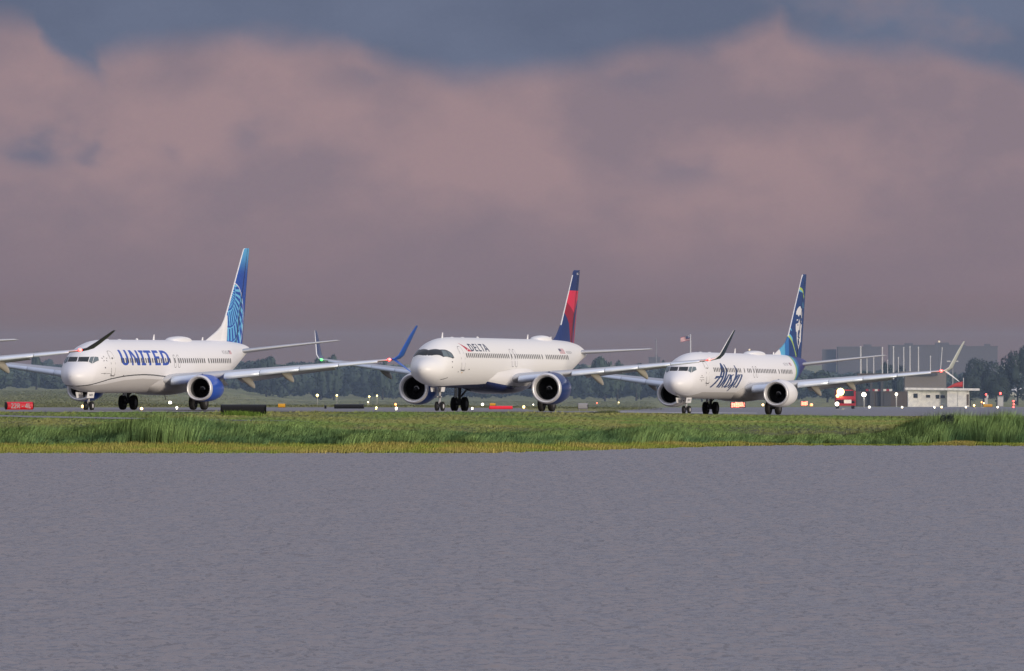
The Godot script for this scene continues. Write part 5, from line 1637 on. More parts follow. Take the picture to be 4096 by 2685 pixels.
func airfield_things():
	field_sign(20, 132, 1608, 1639, 905.0, "sign_red", "red runway sign reading 22R - 4L at the left edge", "22R - 4L", 0.42)
	field_sign(884, 1063, 1618, 1660, reach(975, 1661, 800.0), "sign_black", "large black sign housing seen from behind, standing on the near lawn")
	field_sign(1338, 1455, 1617, 1640, 1140.0, "sign_black", "smaller black sign housing far behind the blue winglet")
	field_sign(1957, 2050, 1624, 1637, 1150.0, "sign_red", "blurred red sign under the red tailed airliner's belly")
	field_sign(1959, 1982, 1613, 1624, 1152.0, "sign_yellow", "small orange panel standing behind the blurred red sign's left end")
	field_sign(2312, 2352, 1613, 1637, 1140.0, "grey_box", "short grey box sign right of the red tailed airliner's engine")
	field_sign(1112, 1141, 1615, 1633, 1165.0, "sign_yellow", "small yellow taxiway sign right of the large black sign")
	field_sign(1298, 1305, 1621, 1640, 1140.0, "sign_black", "thin dark marker post left of the smaller black sign")
	field_sign(3934, 3970, 1617, 1629, 1480.0, "sign_yellow", "yellow sign low on the ground at the far right")
	# edge and guard lights
	field_light(330, 1628, 0.22, "warm_light", "warm light left of the blue engined airliner's nose wheels")
	field_light(566, 1637, 0.21, "warm_light", "warm light right of the blue engined airliner's inner main wheels", 0.3)
	field_light(707, 1633, 0.16, "white_light", "white light under the blue engined airliner's belly near its left engine")
	field_light(680, 1612, 0.30, "white_light", "bright flood light under the blue engined airliner's wing root")
	field_light(912, 1634, 0.13, "warm_light", "small warm light behind the top edge of the large black sign")
	field_light(1505, 1634, 0.15, "yellow_light", "yellow white light between the smaller black sign and the white nose")
	field_light(1585, 1635, 0.17, "white_light", "white light below an orange one, left of the right engine of the red tailed airliner", 0.3)
	field_light(1582, 1620, 0.17, "amber_light", "orange light above a white one, left of the dark engine intake")
	field_light(2095, 1630, 0.20, "warm_light", "warm light right of the blurred red sign")
	field_light(2133, 1619, 0.13, "white_light", "small white light just left of the red tailed airliner's left engine")
	field_light(1930, 1618, 0.30, "white_light", "shimmering white flood light left of the blurred red sign")
	field_light(1889, 1633, 0.13, "white_light", "low white light right of the red tailed airliner's inner main wheels", 0.2)
	field_light(2475, 1610, 0.14, "yellow_light", "small yellow light left of the face tailed airliner's right engine")
	field_light(2388, 1612, 0.12, "orange_light", "faint orange light right of the short grey box")
	field_light(3052, 1620, 0.26, "warm_light", "warm light left of the white engine of the face tailed airliner")
	field_light(3478, 1631, 0.22, "white_light", "white ground light in front of the brown shed", 0.3, 1440.0)
	field_light(3609, 1631, 0.16, "white_light", "white ground light left of the white building", 0.3, 1440.0)
	field_light(3738, 1629, 0.14, "white_light", "small white light in front of the white building's windows", 0.3, 1440.0)
	field_light(3767, 1630, 0.20, "warm_light", "warm light in front of the middle of the white building", 0.3, 1440.0)
	field_light(3864, 1630, 0.14, "white_light", "small white light at the white building's right corner", 0.3, 1440.0)
	field_light(3897, 1622, 0.19, "warm_light", "warm light just right of the white building", 0.3, 1460.0)
	field_light(3991, 1630, 0.16, "white_light", "white light in front of the grey cabinet", 0.3, 1440.0)
	field_light(3927, 1609, 0.16, "amber_light", "amber light above the yellow sign at the far right", 0.4, 1500.0)
	field_light(3936, 1613, 0.14, "yellow_light", "pale light beside the amber one at the far right", 0.4, 1502.0)
	field_light(4055, 1605, 0.15, "red_light", "upper red light of the far right stack", 0.4, 1520.0)
	field_light(4056, 1617, 0.15, "red_light", "middle red light of the far right stack", 0.4, 1500.0)
	field_light(4054, 1630, 0.15, "red_light", "lowest red light of the far right stack", 0.2, 1480.0)
	# lights on tall posts beyond the field
	field_light(1269, 1582, 0.24, "yellow_light", "yellow lamp on a pale post left of the smaller black sign", 1.0, 1350.0)
	field_light(1347, 1582, 0.18, "yellow_light", "yellow lamp high above the smaller black sign's left end", 1.0, 1400.0)
	field_light(1477, 1587, 0.17, "yellow_light", "yellow lamp above the right end of the smaller black sign", 1.0, 1400.0)
	field_light(1508, 1583, 0.14, "yellow_light", "small yellow lamp, rightmost of the four on posts", 1.0, 1420.0)
	field_light(1472, 1609, 0.13, "yellow_light", "small lamp low between the two right posts", 0.5, 1300.0)
	field_light(3945, 1578, 0.18, "red_light", "red lamp on the white instrument post", 1.0, 1620.0)
	light_board(2952, 1620, 62.0, 22.0, "orange lamps of a low light board under the face tailed airliner")
	light_board(3218, 1614, 30.0, 18.0, "orange red lamps of a small light board right of the white engine")
	field_light(3246, 1620, 0.34, "amber_light", "large amber light right of the white engine of the face tailed airliner")
	# grey cabinet with a red lamp, and a white instrument post
	var d := 1600.0
	var t := thing("equipment_cabinet", "grey equipment cabinet with a red lamp on top at the far right", "cabinet", at(col(4002, d), d))
	var so := Solid.new(); so.b(Vector3(0, 0.75, 0), Vector3(0.85, 1.5, 0.7)); part("body", so.done(), M.grey_box, t)
	so = Solid.new(); so.b(Vector3(0, 1.53, 0), Vector3(0.95, 0.06, 0.8)); part("roof", so.done(), M.grey_box, t)
	so = Solid.new(); so.b(Vector3(0.0, 0.75, 0.36), Vector3(0.7, 1.2, 0.02)); part("door", so.done(), M.hub, t)
	part("lamp_stem", tube([Vector3(0, 1.55, 0), Vector3(0, 1.75, 0)], [0.04, 0.04], 8), M.pole_dark, t)
	part("lamp_globe", lathe([[-0.17, 0.002], [-0.1, 0.14], [0.1, 0.14], [0.17, 0.002]], Vector3(0, 1.88, 0), Vector3.UP, 12), M.red_light, t)
	t = thing("instrument_post", "white instrument post with boxes left of the grey cabinet", "post", at(col(3948, d), d))
	part("post", tube([Vector3(0, 0, 0), Vector3(0, 1.8, 0)], [0.09, 0.07], 10), M.pole_white, t)
	so = Solid.new(); so.b(Vector3(-0.1, 0.75, 0.1), Vector3(0.42, 0.95, 0.3)); part("box", so.done(), M.hub, t)
	so = Solid.new(); so.b(Vector3(0.1, 1.45, 0.05), Vector3(0.22, 0.35, 0.25)); part("box", so.done(), M.pole_white, t)

func light_board(px: float, py: float, wpx: float, hpx: float, label: String):
	var d := reach(px, py + hpx * 0.7, 1050.0)
	var x := col(px, d); var g := ground_y(x, d)
	var t := thing("light_board", label, "light board", Vector3(x, g, -d), 0.0, "orange light boards")
	var w := wpx / 45900.0 * d; var h := hpx / 45900.0 * d; var y := hgt(py, d) - g
	var so := Solid.new(); so.b(Vector3(0, y, -0.06), Vector3(w, h, 0.08)); part("panel", so.done(), M.sign_black, t)
	for s in [-0.4, 0.4]:
		part("leg", tube([Vector3(s * w, 0, -0.06), Vector3(s * w, y, -0.06)], [0.05, 0.05], 8), M.pole_dark, t)
	var nx := int(maxf(3.0, w / 0.26)); var ny := 3
	var r2 := RandomNumberGenerator.new(); r2.seed = int(px)
	for i in nx:
		for j in ny:
			var o := Vector3(lerpf(-0.44, 0.44, (i + 0.5) / nx) * w, y + lerpf(-0.38, 0.38, (j + 0.5) / ny) * h, 0.0)
			part("lamp", lathe([[0.0, 0.01], [0.0, 0.135], [0.04, 0.11], [0.06, 0.01]], o + Vector3(0, r2.randf_range(-0.05, 0.05), 0), Vector3(0, 0, 1), 10), M.orange_light, t)
	omni(t, Vector3(0, y, 0.5), Color(1.0, 0.35, 0.1), 1.2, 0.4)

# ==================================================================== far background
func crown(sd: int, n: int, leaf: float) -> ArrayMesh:      # unit crown, base at y 0, about 2 wide and 2 high
	var r := RandomNumberGenerator.new(); r.seed = sd
	var V := PackedVector3Array(); var N := PackedVector3Array(); var I := PackedInt32Array()
	var lobes := []
	lobes.append([Vector3(0, 0.95, 0), 0.72])
	for k in 11:
		var a := r.randf() * TAU; var y := r.randf_range(0.45, 1.55)
		var rad := 0.62 * sqrt(maxf(0.1, 1.0 - pow((y - 0.95) / 0.95, 2.0)))
		lobes.append([Vector3(cos(a) * rad, y, sin(a) * rad), r.randf_range(0.26, 0.46)])
	for k in n:
		var lb: Array = lobes[r.randi() % lobes.size()]
		var dirn := Vector3(r.randfn(), r.randfn(), r.randfn()).normalized()
		var p: Vector3 = lb[0] + dirn * lb[1] * (0.72 + 0.34 * r.randf())
		if p.y < 0.04: continue
		var u := Vector3(r.randfn(), r.randfn(), r.randfn()).normalized() * leaf * r.randf_range(0.6, 1.3)
		var w := dirn.cross(u).normalized() * leaf * r.randf_range(0.6, 1.3)
		var nn := (dirn + Vector3(0, 0.2, 0)).normalized()
		var i0 := V.size()
		V.append_array(PackedVector3Array([p - u, p + w * 0.8, p + u, p - w * 0.8]))
		for q in 4: N.append(nn)
		I.append_array(PackedInt32Array([i0, i0 + 1, i0 + 2, i0, i0 + 2, i0 + 3]))
	var A := []; A.resize(Mesh.ARRAY_MAX)
	A[Mesh.ARRAY_VERTEX] = V; A[Mesh.ARRAY_NORMAL] = N; A[Mesh.ARRAY_INDEX] = I
	var me := ArrayMesh.new(); me.add_surface_from_arrays(Mesh.PRIMITIVE_TRIANGLES, A)
	return me

func tree(px: float, top: float, wpx: float, d: float, me: Mesh, m: Material, label: String, group: String):
	var x := col(px, d); var g := ground_y(x, d)
	var h := hgt(top, d) - g
	var w := wpx / 45900.0 * d
	var t := thing("tree", label, "tree", Vector3(x, g, -d), 0.0, group)
	var trunk_h := h * 0.35
	part("trunk", tube([Vector3(0, -0.1, 0), Vector3(0.03, trunk_h * 0.6, 0), Vector3(0.1, trunk_h + 0.6, 0.05)], [0.17, 0.13, 0.08], 8), M.bark, t)
	for k in 3:
		var a := k * 2.1 + px
		part("limb", tube([Vector3(0.05, trunk_h * 0.8, 0), Vector3(cos(a) * w * 0.2, trunk_h + h * 0.22, sin(a) * w * 0.2)], [0.12, 0.05], 6), M.bark, t)
	var c := part("crown", me, m, t, Vector3(0, h * 0.01, 0))
	c.scale = Vector3(w * 0.5, h * 0.99 / 1.9, w * 0.45)
	c.rotation.y = px * 0.37

func background():
	var cr := [crown(1, 3600, 0.095), crown(2, 3600, 0.095), crown(3, 3600, 0.095)]
	var dense := [crown(4, 5200, 0.055), crown(5, 5200, 0.055)]
	# the wood behind the field reads as one mass
	var r := RandomNumberGenerator.new(); r.seed = 5
	var profile := [[-600, 1432], [-100, 1440], [20, 1452], [90, 1446], [150, 1420], [210, 1448], [330, 1440], [700, 1430], [1000, 1436], [1120, 1440], [1220, 1436], [1300, 1432], [1420, 1446], [1530, 1440], [1650, 1450], [1900, 1446], [2350, 1440], [2420, 1446], [2520, 1462], [2600, 1450], [2700, 1450], [2850, 1448], [3100, 1450], [3230, 1474], [3440, 1478], [3560, 1468], [3700, 1480], [4300, 1470]]
	for v in 3:
		var mm := MultiMesh.new(); mm.transform_format = MultiMesh.TRANSFORM_3D; mm.mesh = cr[v]
		mm.instance_count = 120
		for k in 120:
			var px := -600.0 + 4900.0 * (k * 3 + v + r.randf()) / 360.0
			var d := r.randf_range(1960.0, 2350.0)
			var x := col(px, d); var g := ground_y(x, d)
			var h := (hgt(lin(profile, px) + r.randf_range(-4.0, 34.0), d) - g)
			var w := r.randf_range(2.4, 4.2)
			mm.set_instance_transform(k, Transform3D(Basis(Vector3.UP, r.randf() * TAU).scaled(Vector3(w, h / 1.9, w)), Vector3(x, g - 0.3, -d)))
		var o := MultiMeshInstance3D.new(); o.name = numbered("woodland"); o.multimesh = mm
		o.material_override = [M.leaf_blue, M.leaf, M.leaf_blue][v]
		add_child(o)
		tag(o, ["hazy blue green wood behind the airfield", "greener trees mixed into the hazy wood", "low dark scrub along the foot of the hazy wood"][v], "woodland", "", "stuff")
	# single trees that stand out of it
	tree(1283, 1416, 62, 1950, cr[0], M.leaf_blue, "hazy tree top, left of the pair beneath the right winglet of the red tailed airliner", "trees behind the airfield")
	tree(1335, 1412, 74, 1940, cr[1], M.leaf_blue, "hazy tree top, right of the pair beneath the right winglet of the red tailed airliner", "trees behind the airfield")
	tree(1530, 1426, 60, 1960, cr[2], M.leaf_blue, "hazy tree just left of the blue winglet", "trees behind the airfield")
	tree(145, 1396, 40, 1960, cr[0], M.leaf_blue, "pointed hazy tree above the wing at the left edge", "trees behind the airfield")
	tree(1065, 1420, 120, 1960, cr[1], M.leaf_blue, "broad hazy tree right of the blue globe tail", "trees behind the airfield")
	tree(2420, 1420, 120, 1900, cr[1], M.leaf, "rounded green tree behind the tailplane of the red tailed airliner", "trees behind the airfield")
	tree(2470, 1428, 70, 1905, cr[2], M.leaf, "smaller green tree at the right end of the rounded one", "trees behind the airfield")
	tree(2545, 1442, 70, 1930, cr[0], M.leaf_blue, "low grey green tree left of the face tailed airliner's nose", "trees behind the airfield")
	tree(2664, 1428, 60, 1900, cr[2], M.leaf, "dark tree at the nose of the face tailed airliner", "trees behind the airfield")
	tree(2808, 1394, 64, 1880, cr[0], M.leaf_dark, "dark tree top over the roof of the face tailed airliner", "trees behind the airfield")
	tree(3310, 1470, 180, 1850, cr[2], M.leaf, "broad green tree under the tailplane of the face tailed airliner", "trees behind the airfield")
	tree(3555, 1440, 56, 1880, cr[1], M.leaf_dark, "dark tree among the white masts", "trees behind the airfield")
	tree(3600, 1450, 50, 1880, cr[0], M.leaf_dark, "lower dark tree among the white masts", "trees behind the airfield")
	for q in [[3445, 1484, 60, "first"], [3490, 1490, 60, "second"], [3540, 1486, 64, "third"], [3590, 1482, 60, "fourth"], [3640, 1488, 60, "fifth"], [3690, 1484, 60, "sixth"], [3735, 1486, 50, "seventh"]]:
		tree(q[0], q[1], q[2], 1800.0, cr[int(q[0]) % 3], M.leaf_dark, "%s low dark bush from the left at the feet of the masts" % q[3], "bushes below the masts")
	tree(3935, 1424, 190, 1760, dense[0], M.leaf_dark, "large dark rounded tree right of the white winglet", "trees at the right edge")
	tree(4070, 1390, 150, 1720, dense[1], M.leaf_dark, "tall dark tree cut by the right edge", "trees at the right edge")
	tree(3880, 1500, 110, 1700, dense[1], M.leaf_dark, "low dark tree behind the white building's roof end", "trees at the right edge")
	tree(3990, 1490, 120, 1690, dense[0], M.leaf_dark, "low dark tree behind the red lamps", "trees at the right edge")
	var ds := 768.0
	var sh := thing("shrub", "dark green bush at the left end of the tall reeds on the right", "shrub", at(col(3790, ds), ds))
	part("stem", tube([Vector3(0, -0.05, 0), Vector3(0.05, 0.7, 0)], [0.05, 0.03], 6), M.bark, sh)
	var sc := part("foliage", dense[0], M.leaf_dark, sh, Vector3(0, 0.25, 0)); sc.scale = Vector3(0.52, 0.72, 0.45)
	# far town blocks in the haze
	far_block(3350, 3522, 1390, 6200.0, "long hazy block behind the left masts", [[3290, 3345, 1398]])
	far_block(3556, 3860, 1383, 6000.0, "wide hazy tower block behind the masts", [[3620, 3652, 1373]])
	far_block(3860, 3988, 1388, 6100.0, "hazy block right of the wide one, behind the white winglet", [])
	far_block(2596, 2640, 1432, 6000.0, "low hazy block left of the nose of the face tailed airliner", [])
	# masts
	var ord := ["first", "second", "third", "fourth", "fifth", "sixth", "seventh", "eighth", "ninth", "tenth", "eleventh", "twelfth"]
	var k2 := 0
	for q in [[3443, 1391, 0, 0.17], [3468, 1434, 0, 0.11], [3495, 1435, 0, 0.12], [3530, 1394, 0, 0.13], [3551, 1444, 0, 0.09], [3574, 1391, 0, 0.16], [3594, 1434, 0, 0.11], [3615, 1394, 0, 0.13], [3640, 1390, 0, 0.13], [3674, 1393, 0, 0.13], [3722, 1429, 0, 0.11], [3752, 1395, 17, 0.10]]:
		var d := 1850.0
		var x := col(q[0], d); var g := ground_y(x, d)
		var h := hgt(q[1], d) - g
		var t := thing("mast", "%s white mast from the left in the row beyond the wing" % ord[k2], "mast", Vector3(x, g, -d), 0.0, "white masts behind the airfield")
		var dx: float = q[2] / 45900.0 * d
		part("pole", tube([Vector3(0, 0, 0), Vector3(dx * 0.5, h * 0.5, 0), Vector3(dx, h, 0)], [q[3], q[3] * 0.85, q[3] * 0.55], 8), M.pole_white, t)
		part("foot", lathe([[0.0, 0.01], [0.0, q[3] * 2.2], [0.35, q[3] * 1.6], [0.36, 0.01]], Vector3.ZERO, Vector3.UP, 10), M.grey_box, t)
		part("cap", lathe([[0.0, 0.01], [0.0, q[3] * 0.9], [0.2, q[3] * 0.8], [0.22, 0.01]], Vector3(dx, h, 0), Vector3.UP, 8), M.pole_white, t)
		k2 += 1
	# street lamp with two arms behind the white winglet
	var d := 1840.0
	var t := thing("light_pole", "grey light pole with a wide double head behind the white winglet", "light pole", at(col(3811, d), d))
	var h := hgt(1447, d) - t.position.y
	part("pole", tube([Vector3.ZERO, Vector3(0, h, 0)], [0.16, 0.1], 10), M.grey_box, t)
	for s in [-1.0, 1.0]:
		part("arm", tube([Vector3(0, h - 0.1, 0), Vector3(s * 0.5, h + 0.05, 0)], [0.06, 0.05], 8), M.grey_box, t)
		var so := Solid.new(); so.b(Vector3(s * 0.65, h + 0.06, 0), Vector3(0.55, 0.16, 0.4)); part("lamp_head", so.done(), M.pole_white, t)
	tall_lamp(3757, 1367, 3400.0, "distant yellow lamp above the hazy tower block")
	tall_lamp(2998, 1400, 3400.0, "distant dim lamp above the roof of the face tailed airliner")
	d = 2300.0
	t = thing("dark_pole", "thin dark pole left of the flag", "pole", at(col(2625, d), d))
	part("pole", tube([Vector3.ZERO, Vector3(0, hgt(1364, d) - t.position.y, 0)], [0.11, 0.08], 8), M.grey_box, t)
	part("tip", lathe([[0.0, 0.01], [0.0, 0.14], [0.3, 0.1], [0.32, 0.01]], Vector3(0, hgt(1364, d) - t.position.y, 0), Vector3.UP, 8), M.grey_box, t)
	# flag
	d = 2200.0
	t = thing("flagpole", "white flagpole flying a striped flag above the face tailed airliner's nose", "flagpole", at(col(2762, d), d))
	h = hgt(1343, d) - t.position.y
	part("pole", tube([Vector3.ZERO, Vector3(0, h, 0)], [0.2, 0.12], 10), M.pole_white, t)
	part("finial", lathe([[0.0, 0.01], [0.06, 0.14], [0.2, 0.14], [0.28, 0.01]], Vector3(0, h, 0), Vector3.UP, 10), M.pole_white, t)
	var cloth := Node3D.new(); cloth.name = "flag"; t.add_child(cloth, true)
	for k in 7:
		part("stripe", flag_band(h - 0.1, k / 7.0, (k + 1) / 7.0, 0.0, 1.0, 0.0), M.windsock_red if k % 2 == 0 else M.letter_white, cloth)
	part("canton", flag_band(h - 0.1, 0.0, 0.56, 0.0, 0.42, 0.03), M.navy_paint, cloth)
	right_buildings()
	# evening haze lying over the far side of the field
	var fv := FogVolume.new(); fv.name = "haze_bank"; fv.shape = RenderingServer.FOG_VOLUME_SHAPE_BOX
	fv.size = Vector3(1800, 15, 1400)
	var fm := FogMaterial.new(); fm.density = 0.00033; fm.albedo = Color(0.72, 0.82, 0.95)
	fv.material = fm; add_child(fv); fv.position = Vector3(0, 2.5, -1790)
	tag(fv, "pale blue grey haze over the far side of the airfield", "haze", "", "stuff")

func flag_band(top: float, v0: float, v1: float, u0: float, u1: float, off: float) -> ArrayMesh:
	var rows := []
	for i in 9:
		var u := lerpf(u0, u1, i / 8.0)
		var r2 := []
		for v in [v0, v1]:
			r2.append(Vector3(-0.15 - u * 1.75, top - v * 0.85 - u * u * 0.35, 0.16 * sin(u * 7.0 + v * 2.0) + off))
		rows.append(r2)
	return grid(rows, false, [], Vector3(0, 0, 1))

func tall_lamp(px: float, py: float, d: float, label: String):
	var t := thing("light_pole", label, "light pole", at(col(px, d), d))
	var h := hgt(py, d) - t.position.y
	part("pole", tube([Vector3.ZERO, Vector3(0, h, 0)], [0.14, 0.09], 8), M.far_block, t)
	part("lamp_globe", lathe([[-0.3, 0.01], [-0.2, 0.3], [0.2, 0.3], [0.3, 0.01]], Vector3(0, h, 0), Vector3.UP, 10), glow("far_lamp", Color(1.0, 0.85, 0.5), 0.7), t)

func far_block(p0: float, p1: float, top: float, d: float, label: String, extra: Array):
	var x0 := col(p0, d); var x1 := col(p1, d)
	var g := ground_y((x0 + x1) * 0.5, d)
	var t := thing("far_building", label, "building", Vector3((x0 + x1) * 0.5, g, -d), 0.0, "hazy blocks on the skyline")
	var h := hgt(top, d) - g
	var so := Solid.new(); so.b(Vector3(0, h * 0.5, 0), Vector3(x1 - x0, h, 18)); part("wall", so.done(), M.far_block, t)
	so = Solid.new(); so.b(Vector3(0, h + 0.2, 0), Vector3(x1 - x0 + 0.6, 0.4, 18.6)); part("roof", so.done(), M.far_block, t)
	so = Solid.new(); so.b(Vector3((x1 - x0) * 0.2, h + 1.0, 0), Vector3((x1 - x0) * 0.18, 1.2, 6)); part("roof_house", so.done(), M.far_block, t)
	for e in extra:
		var a := col(e[0], d) - t.position.x; var b := col(e[1], d) - t.position.x
		var hh := hgt(e[2], d) - g
		so = Solid.new(); so.b(Vector3((a + b) * 0.5, hh * 0.5, -2), Vector3(b - a, hh, 9)); part("tower", so.done(), M.far_block, t)

func right_buildings():
	# white building with a thin overhanging roof
	var d := 1600.0
	var k := d / 45900.0
	var xm := col(3756, d); var g := ground_y(xm, d)
	var t := thing("white_building", "low white stained building with a thin overhanging flat roof", "building", Vector3(xm, g, -d), 0.0)
	var X := func(px: float) -> float: return col(px, d) - xm
	var Y := func(py: float) -> float: return hgt(py, d) - g
	var so := Solid.new()
	var yr: float = Y.call(1562)
	so.b(Vector3((X.call(3634) + X.call(3792)) * 0.5, yr * 0.5, -2.2), Vector3(X.call(3792) - X.call(3634), yr, 3.0))
	part("wall", so.done(), M.white_wall, t)
	so = Solid.new()
	so.b(Vector3((X.call(3789) + X.call(3866)) * 0.5, yr * 0.5, -1.4), Vector3(X.call(3866) - X.call(3789), yr, 3.4))
	part("wall", so.done(), M.white_wall, t)
	so = Solid.new()
	so.b(Vector3((X.call(3866) + X.call(3879)) * 0.5, yr * 0.5, -2.4), Vector3(X.call(3879) - X.call(3866), yr, 2.8))
	part("wall", so.done(), M.white_wall, t)
	so = Solid.new()
	var ra := Vector3((X.call(3918) - X.call(3622)) * 0.5, -0.06, 0)
	so.box(Vector3((X.call(3918) + X.call(3622)) * 0.5, yr + 0.17, -1.6), ra, Vector3(0, 0.15, 0), Vector3(0, 0, 2.6))
	part("roof", so.done(), M.white_wall, t)
	for w in [[3655, 3672, 1575, 1592], [3705, 3722, 1580, 1591], [3744, 3759, 1580, 1595], [3763, 3781, 1582, 1593]]:
		so = Solid.new()
		var a: float = X.call(w[0]); var b: float = X.call(w[1]); var y1: float = Y.call(w[2]); var y0: float = Y.call(w[3])
		so.b(Vector3((a + b) * 0.5, (y0 + y1) * 0.5, -0.69), Vector3(b - a, y1 - y0, 0.04))
		var wd := part("window", so.done(), M.glass_dark, t)
		so = Solid.new()
		so.b(Vector3((a + b) * 0.5, y0 - 0.04, -0.66), Vector3(b - a + 0.12, 0.06, 0.12)); part("sill", so.done(), M.hub, wd)
	so = Solid.new(); so.b(Vector3((X.call(3868) + X.call(3877)) * 0.5, Y.call(1600), -0.98), Vector3(X.call(3877) - X.call(3868), Y.call(1578) - Y.call(1622), 0.05)); part("door", so.done(), M.brown_panel, t)  # brown panel put in place of a dark, shaded doorway
	so = Solid.new(); so.b(Vector3(X.call(3832), yr * 0.5, 0.32), Vector3(0.06, yr * 0.9, 0.06)); part("drain_pipe", so.done(), M.hub, t)
	# windsock on its pole behind the roof
	var dw := 1640.0
	t = thing("windsock", "red windsock drooping to the left above the white building's roof", "windsock", at(col(3854, dw), dw))
	var hh := hgt(1512, dw) - t.position.y
	part("pole", tube([Vector3.ZERO, Vector3(0, hh, 0)], [0.09, 0.05], 8), M.pole_white, t)
	var rows := []
	var top := hgt(1538, dw) - t.position.y
	for i in 13:
		var u := i / 12.0
		var c := Vector3(-0.12 - u * 2.2, top - 0.55 * u * u - 0.02 * sin(u * 9.0), 0.1 * sin(u * 3.0))
		var rr := lerpf(0.44, 0.14, u)
		var r := []
		for q in 15:
			var a := TAU * (q % 14) / 14.0
			r.append(c + Vector3(rr * 0.25 * sin(a) * u, rr * sin(a), rr * cos(a)))
		rows.append(r)
	part("sleeve", grid(rows, true), M.windsock_red, t)
	# brown shed with dark bays
	d = 1640.0
	xm = col(3533, d); g = ground_y(xm, d)
	t = thing("brown_shed", "long dark brown shed left of the white building with pillars and a red white band", "building", Vector3(xm, g, -d))
	X = func(px: float) -> float: return col(px, d) - xm
	Y = func(py: float) -> float: return hgt(py, d) - g
	var yw: float = Y.call(1567)
	so = Solid.new(); so.b(Vector3(0, yw * 0.5, -3), Vector3(X.call(3640) - X.call(3424), yw, 4)); part("wall", so.done(), M.brown_panel, t)
	for q in [[3430, 3474], [3480, 3498], [3505, 3521], [3537, 3566]]:
		so = Solid.new(); so.b(Vector3((X.call(q[0]) + X.call(q[1])) * 0.5, yw * 0.45, -0.95), Vector3(X.call(q[1]) - X.call(q[0]), yw * 0.85, 0.12)); part("bay_shade_sheet", so.done(), M.dark_steel_shade, t)  # near-black sheets on the wall stand for shade inside the bays
	for q in [3486, 3529]:
		so = Solid.new(); so.b(Vector3(X.call(q), Y.call(1502) * 0.5, -0.6), Vector3(0.36, Y.call(1502), 0.4)); part("pillar", so.done(), M.dark_steel_shade, t)
	so = Solid.new(); so.b(Vector3(0.3, Y.call(1500), -1.4), Vector3(X.call(3650) - X.call(3430), 0.4, 3.5)); part("canopy", so.done(), M.brown_panel, t)
	var n := 0
	for q in [3470, 3482, 3494, 3506, 3518, 3540, 3552, 3564]:
		so = Solid.new(); so.b(Vector3(X.call(q), Y.call(1561), -0.72), Vector3(0.42, 0.3, 0.1)); part("band_panel", so.done(), M.truck_red if n % 2 == 0 else M.letter_white, t)
		n += 1
	lamp_on(3456, 1579, 1600.0, 0.32, "white_light", "large white flood light in front of the brown shed")
	lamp_on(3586, 1577, 1600.0, 0.2, "white_light", "round white flood light at the right end of the brown shed")
	# taupe block behind
	d = 1760.0
	xm = col(3690, d); g = ground_y(xm, d)
	t = thing("taupe_building", "blank taupe block rising behind the white building", "building", Vector3(xm, g, -d))
	X = func(px: float) -> float: return col(px, d) - xm
	Y = func(py: float) -> float: return hgt(py, d) - g
	var yt: float = Y.call(1492)
	so = Solid.new(); so.b(Vector3((X.call(3620) + X.call(3786)) * 0.5, yt * 0.5, -3), Vector3(X.call(3786) - X.call(3620), yt, 6)); part("wall", so.done(), M.taupe, t)
	so = Solid.new(); so.b(Vector3((X.call(3560) + X.call(3750)) * 0.5, Y.call(1497), 0.2), Vector3(X.call(3750) - X.call(3560), 0.45, 1.2)); part("canopy", so.done(), M.dark_steel_shade, t)
	so = Solid.new(); so.b(Vector3(0, yt + 0.12, -3), Vector3(X.call(3790) - X.call(3616), 0.2, 6.3)); part("roof", so.done(), M.taupe, t)
	# fire truck facing the camera
	d = 1400.0
	t = thing("fire_truck", "red and white fire truck with bright headlights, facing the camera", "truck", at(col(3382, d), d))
	so = Solid.new(); so.b(Vector3(0, 1.35, -1.5), Vector3(2.5, 1.9, 3.5)); part("body", so.done(), M.truck_red, t)
	so = Solid.new(); so.box(Vector3(0, 1.75, 0.55), Vector3(1.15, 0, 0), Vector3(0, 0.6, -0.12), Vector3(0, 0, 0.5)); part("cab", so.done(), M.truck_red, t)
	so = Solid.new(); so.box(Vector3(0, 1.9, 1.02), Vector3(1.0, 0, 0), Vector3(0, 0.33, -0.06), Vector3(0, 0, 0.03)); part("windshield", so.done(), M.glass_dark, t)
	so = Solid.new(); so.b(Vector3(0.25, 1.0, 1.08), Vector3(0.9, 0.7, 0.06)); part("white_panel", so.done(), M.white_paint, t)
	so = Solid.new(); so.b(Vector3(0, 0.55, 1.05), Vector3(2.45, 0.28, 0.3)); part("bumper", so.done(), M.truck_red, t)
	for s in [-0.95, 0.95]:
		part("wheel", lathe([[-0.16, 0.02], [-0.16, 0.42], [-0.1, 0.5], [0.1, 0.5], [0.16, 0.42], [0.16, 0.02]], Vector3(s, 0.5, 0.4), Vector3(1, 0, 0), 18), M.tire, t)
		part("wheel", lathe([[-0.16, 0.02], [-0.16, 0.42], [-0.1, 0.5], [0.1, 0.5], [0.16, 0.42], [0.16, 0.02]], Vector3(s, 0.5, -2.2), Vector3(1, 0, 0), 18), M.tire, t)
	for q in [[-0.62, 2.1, 0.46, "yellow_light"], [-1.0, 1.6, 0.2, "yellow_light"], [-1.05, 0.62, 0.26, "white_light"]]:
		part("headlight", lathe([[0.0, 0.01], [0.0, q[2]], [0.08, q[2] * 0.85], [0.12, 0.01]], Vector3(q[0], q[1], 1.16), Vector3(0, 0, 1), 16), M[q[3]], t)
	omni(t, Vector3(-0.62, 2.1, 1.8), Color(1.0, 0.92, 0.6), 2.0, 0.4)
	# white jet cut by the right edge
	d = 1780.0
	t = thing("parked_jet", "white parked jet with a dark windshield cut by the right edge", "airplane", at(col(4012, d), d))
	rows = []
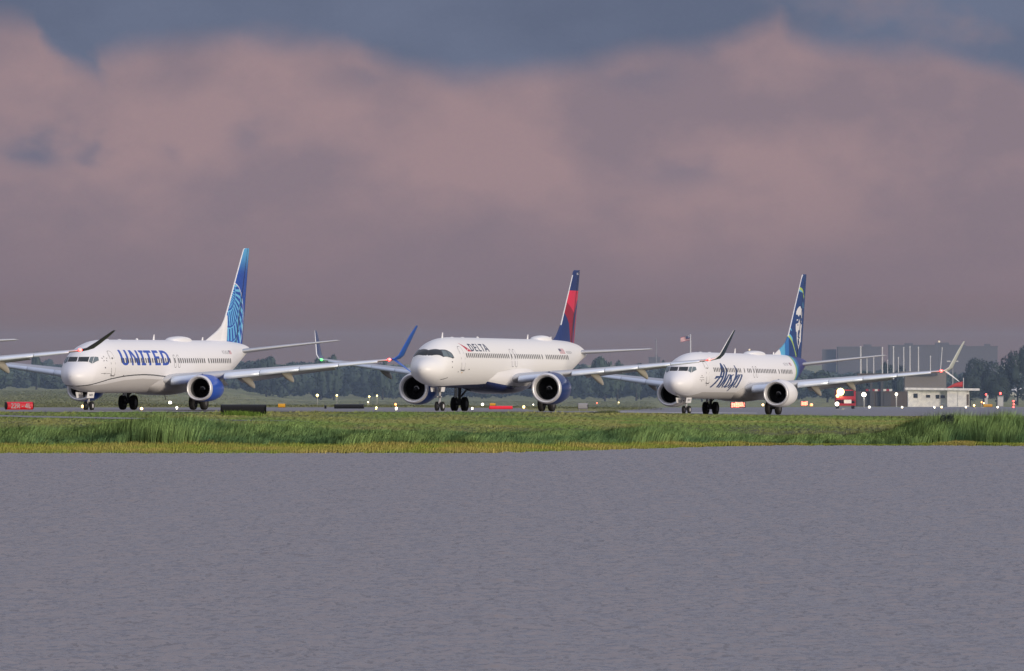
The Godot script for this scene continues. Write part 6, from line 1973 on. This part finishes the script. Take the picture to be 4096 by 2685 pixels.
	for i in 17:
		var u := i / 16.0
		var s := 9.0 * u * u
		var rr := 0.98 * pow(clampf(s / 3.4, 0.0, 1.0), 0.55)
		if i == 0: rr = 0.02
		var r := []
		for q in 21:
			var a := TAU * (q % 20) / 20.0
			r.append(Vector3(s, 1.62 + rr * 0.95 * sin(a) + 0.22 * smoothstep(0.0, 2.5, s), rr * cos(a)))
		rows.append(r)
	part("fuselage", grid(rows, true), M.white_paint, t)
	so = Solid.new(); so.box(Vector3(1.15, 1.95, 0.62), Vector3(0.75, 0.08, -0.1), Vector3(0, 0.16, -0.05), Vector3(0, 0, 0.16)); part("windshield", so.done(), M.glass_dark, t)
	so = Solid.new(); so.b(Vector3(3.1, 1.75, 0.93), Vector3(0.6, 0.25, 0.1)); part("window", so.done(), M.glass_dark, t)
	part("antenna", tube([Vector3(1.75, 2.4, 0), Vector3(1.75, 3.4, 0)], [0.14, 0.09], 8), M.white_paint, t)
	part("gear_leg", tube([Vector3(2.0, 0.2, 0), Vector3(2.0, 1.0, 0)], [0.08, 0.1], 8), M.strut, t)
	part("wheel", lathe([[-0.1, 0.02], [-0.1, 0.2], [-0.06, 0.25], [0.06, 0.25], [0.1, 0.2], [0.1, 0.02]], Vector3(2.0, 0.25, 0), Vector3(0, 0, 1), 14), M.tire, t)
	part("wheel", lathe([[-0.1, 0.02], [-0.1, 0.3], [-0.06, 0.36], [0.06, 0.36], [0.1, 0.3], [0.1, 0.02]], Vector3(7.0, 0.36, 0.9), Vector3(0, 0, 1), 14), M.tire, t)
	part("gear_leg", tube([Vector3(7.0, 0.3, 0.9), Vector3(7.0, 1.2, 0.7)], [0.08, 0.1], 8), M.strut, t)

func lamp_on(px: float, py: float, d: float, r: float, m: String, label: String):
	var x := col(px, d); var g := ground_y(x, d); var h := hgt(py, d) - g
	var t := thing("flood_light", label, "light", Vector3(x, g, -d), 0.0, "flood lights by the shed")
	part("post", tube([Vector3.ZERO, Vector3(0, h - r * 0.8, 0)], [0.1, 0.08], 8), M.grey_box, t)
	part("reflector", lathe([[-0.3, 0.05], [-0.25, r * 0.7], [0.0, r * 1.08], [0.01, r * 0.9]], Vector3(0, h, 0), Vector3(0, 0, 1), 16), M.grey_box, t)
	part("lamp_lens", lathe([[0.0, 0.01], [0.0, r], [0.06, r * 0.8], [0.1, 0.01]], Vector3(0, h, 0.02), Vector3(0, 0, 1), 16), M[m], t)
	omni(t, Vector3(0, h, 0.7), Color(1.0, 0.96, 0.88), 1.5, r)
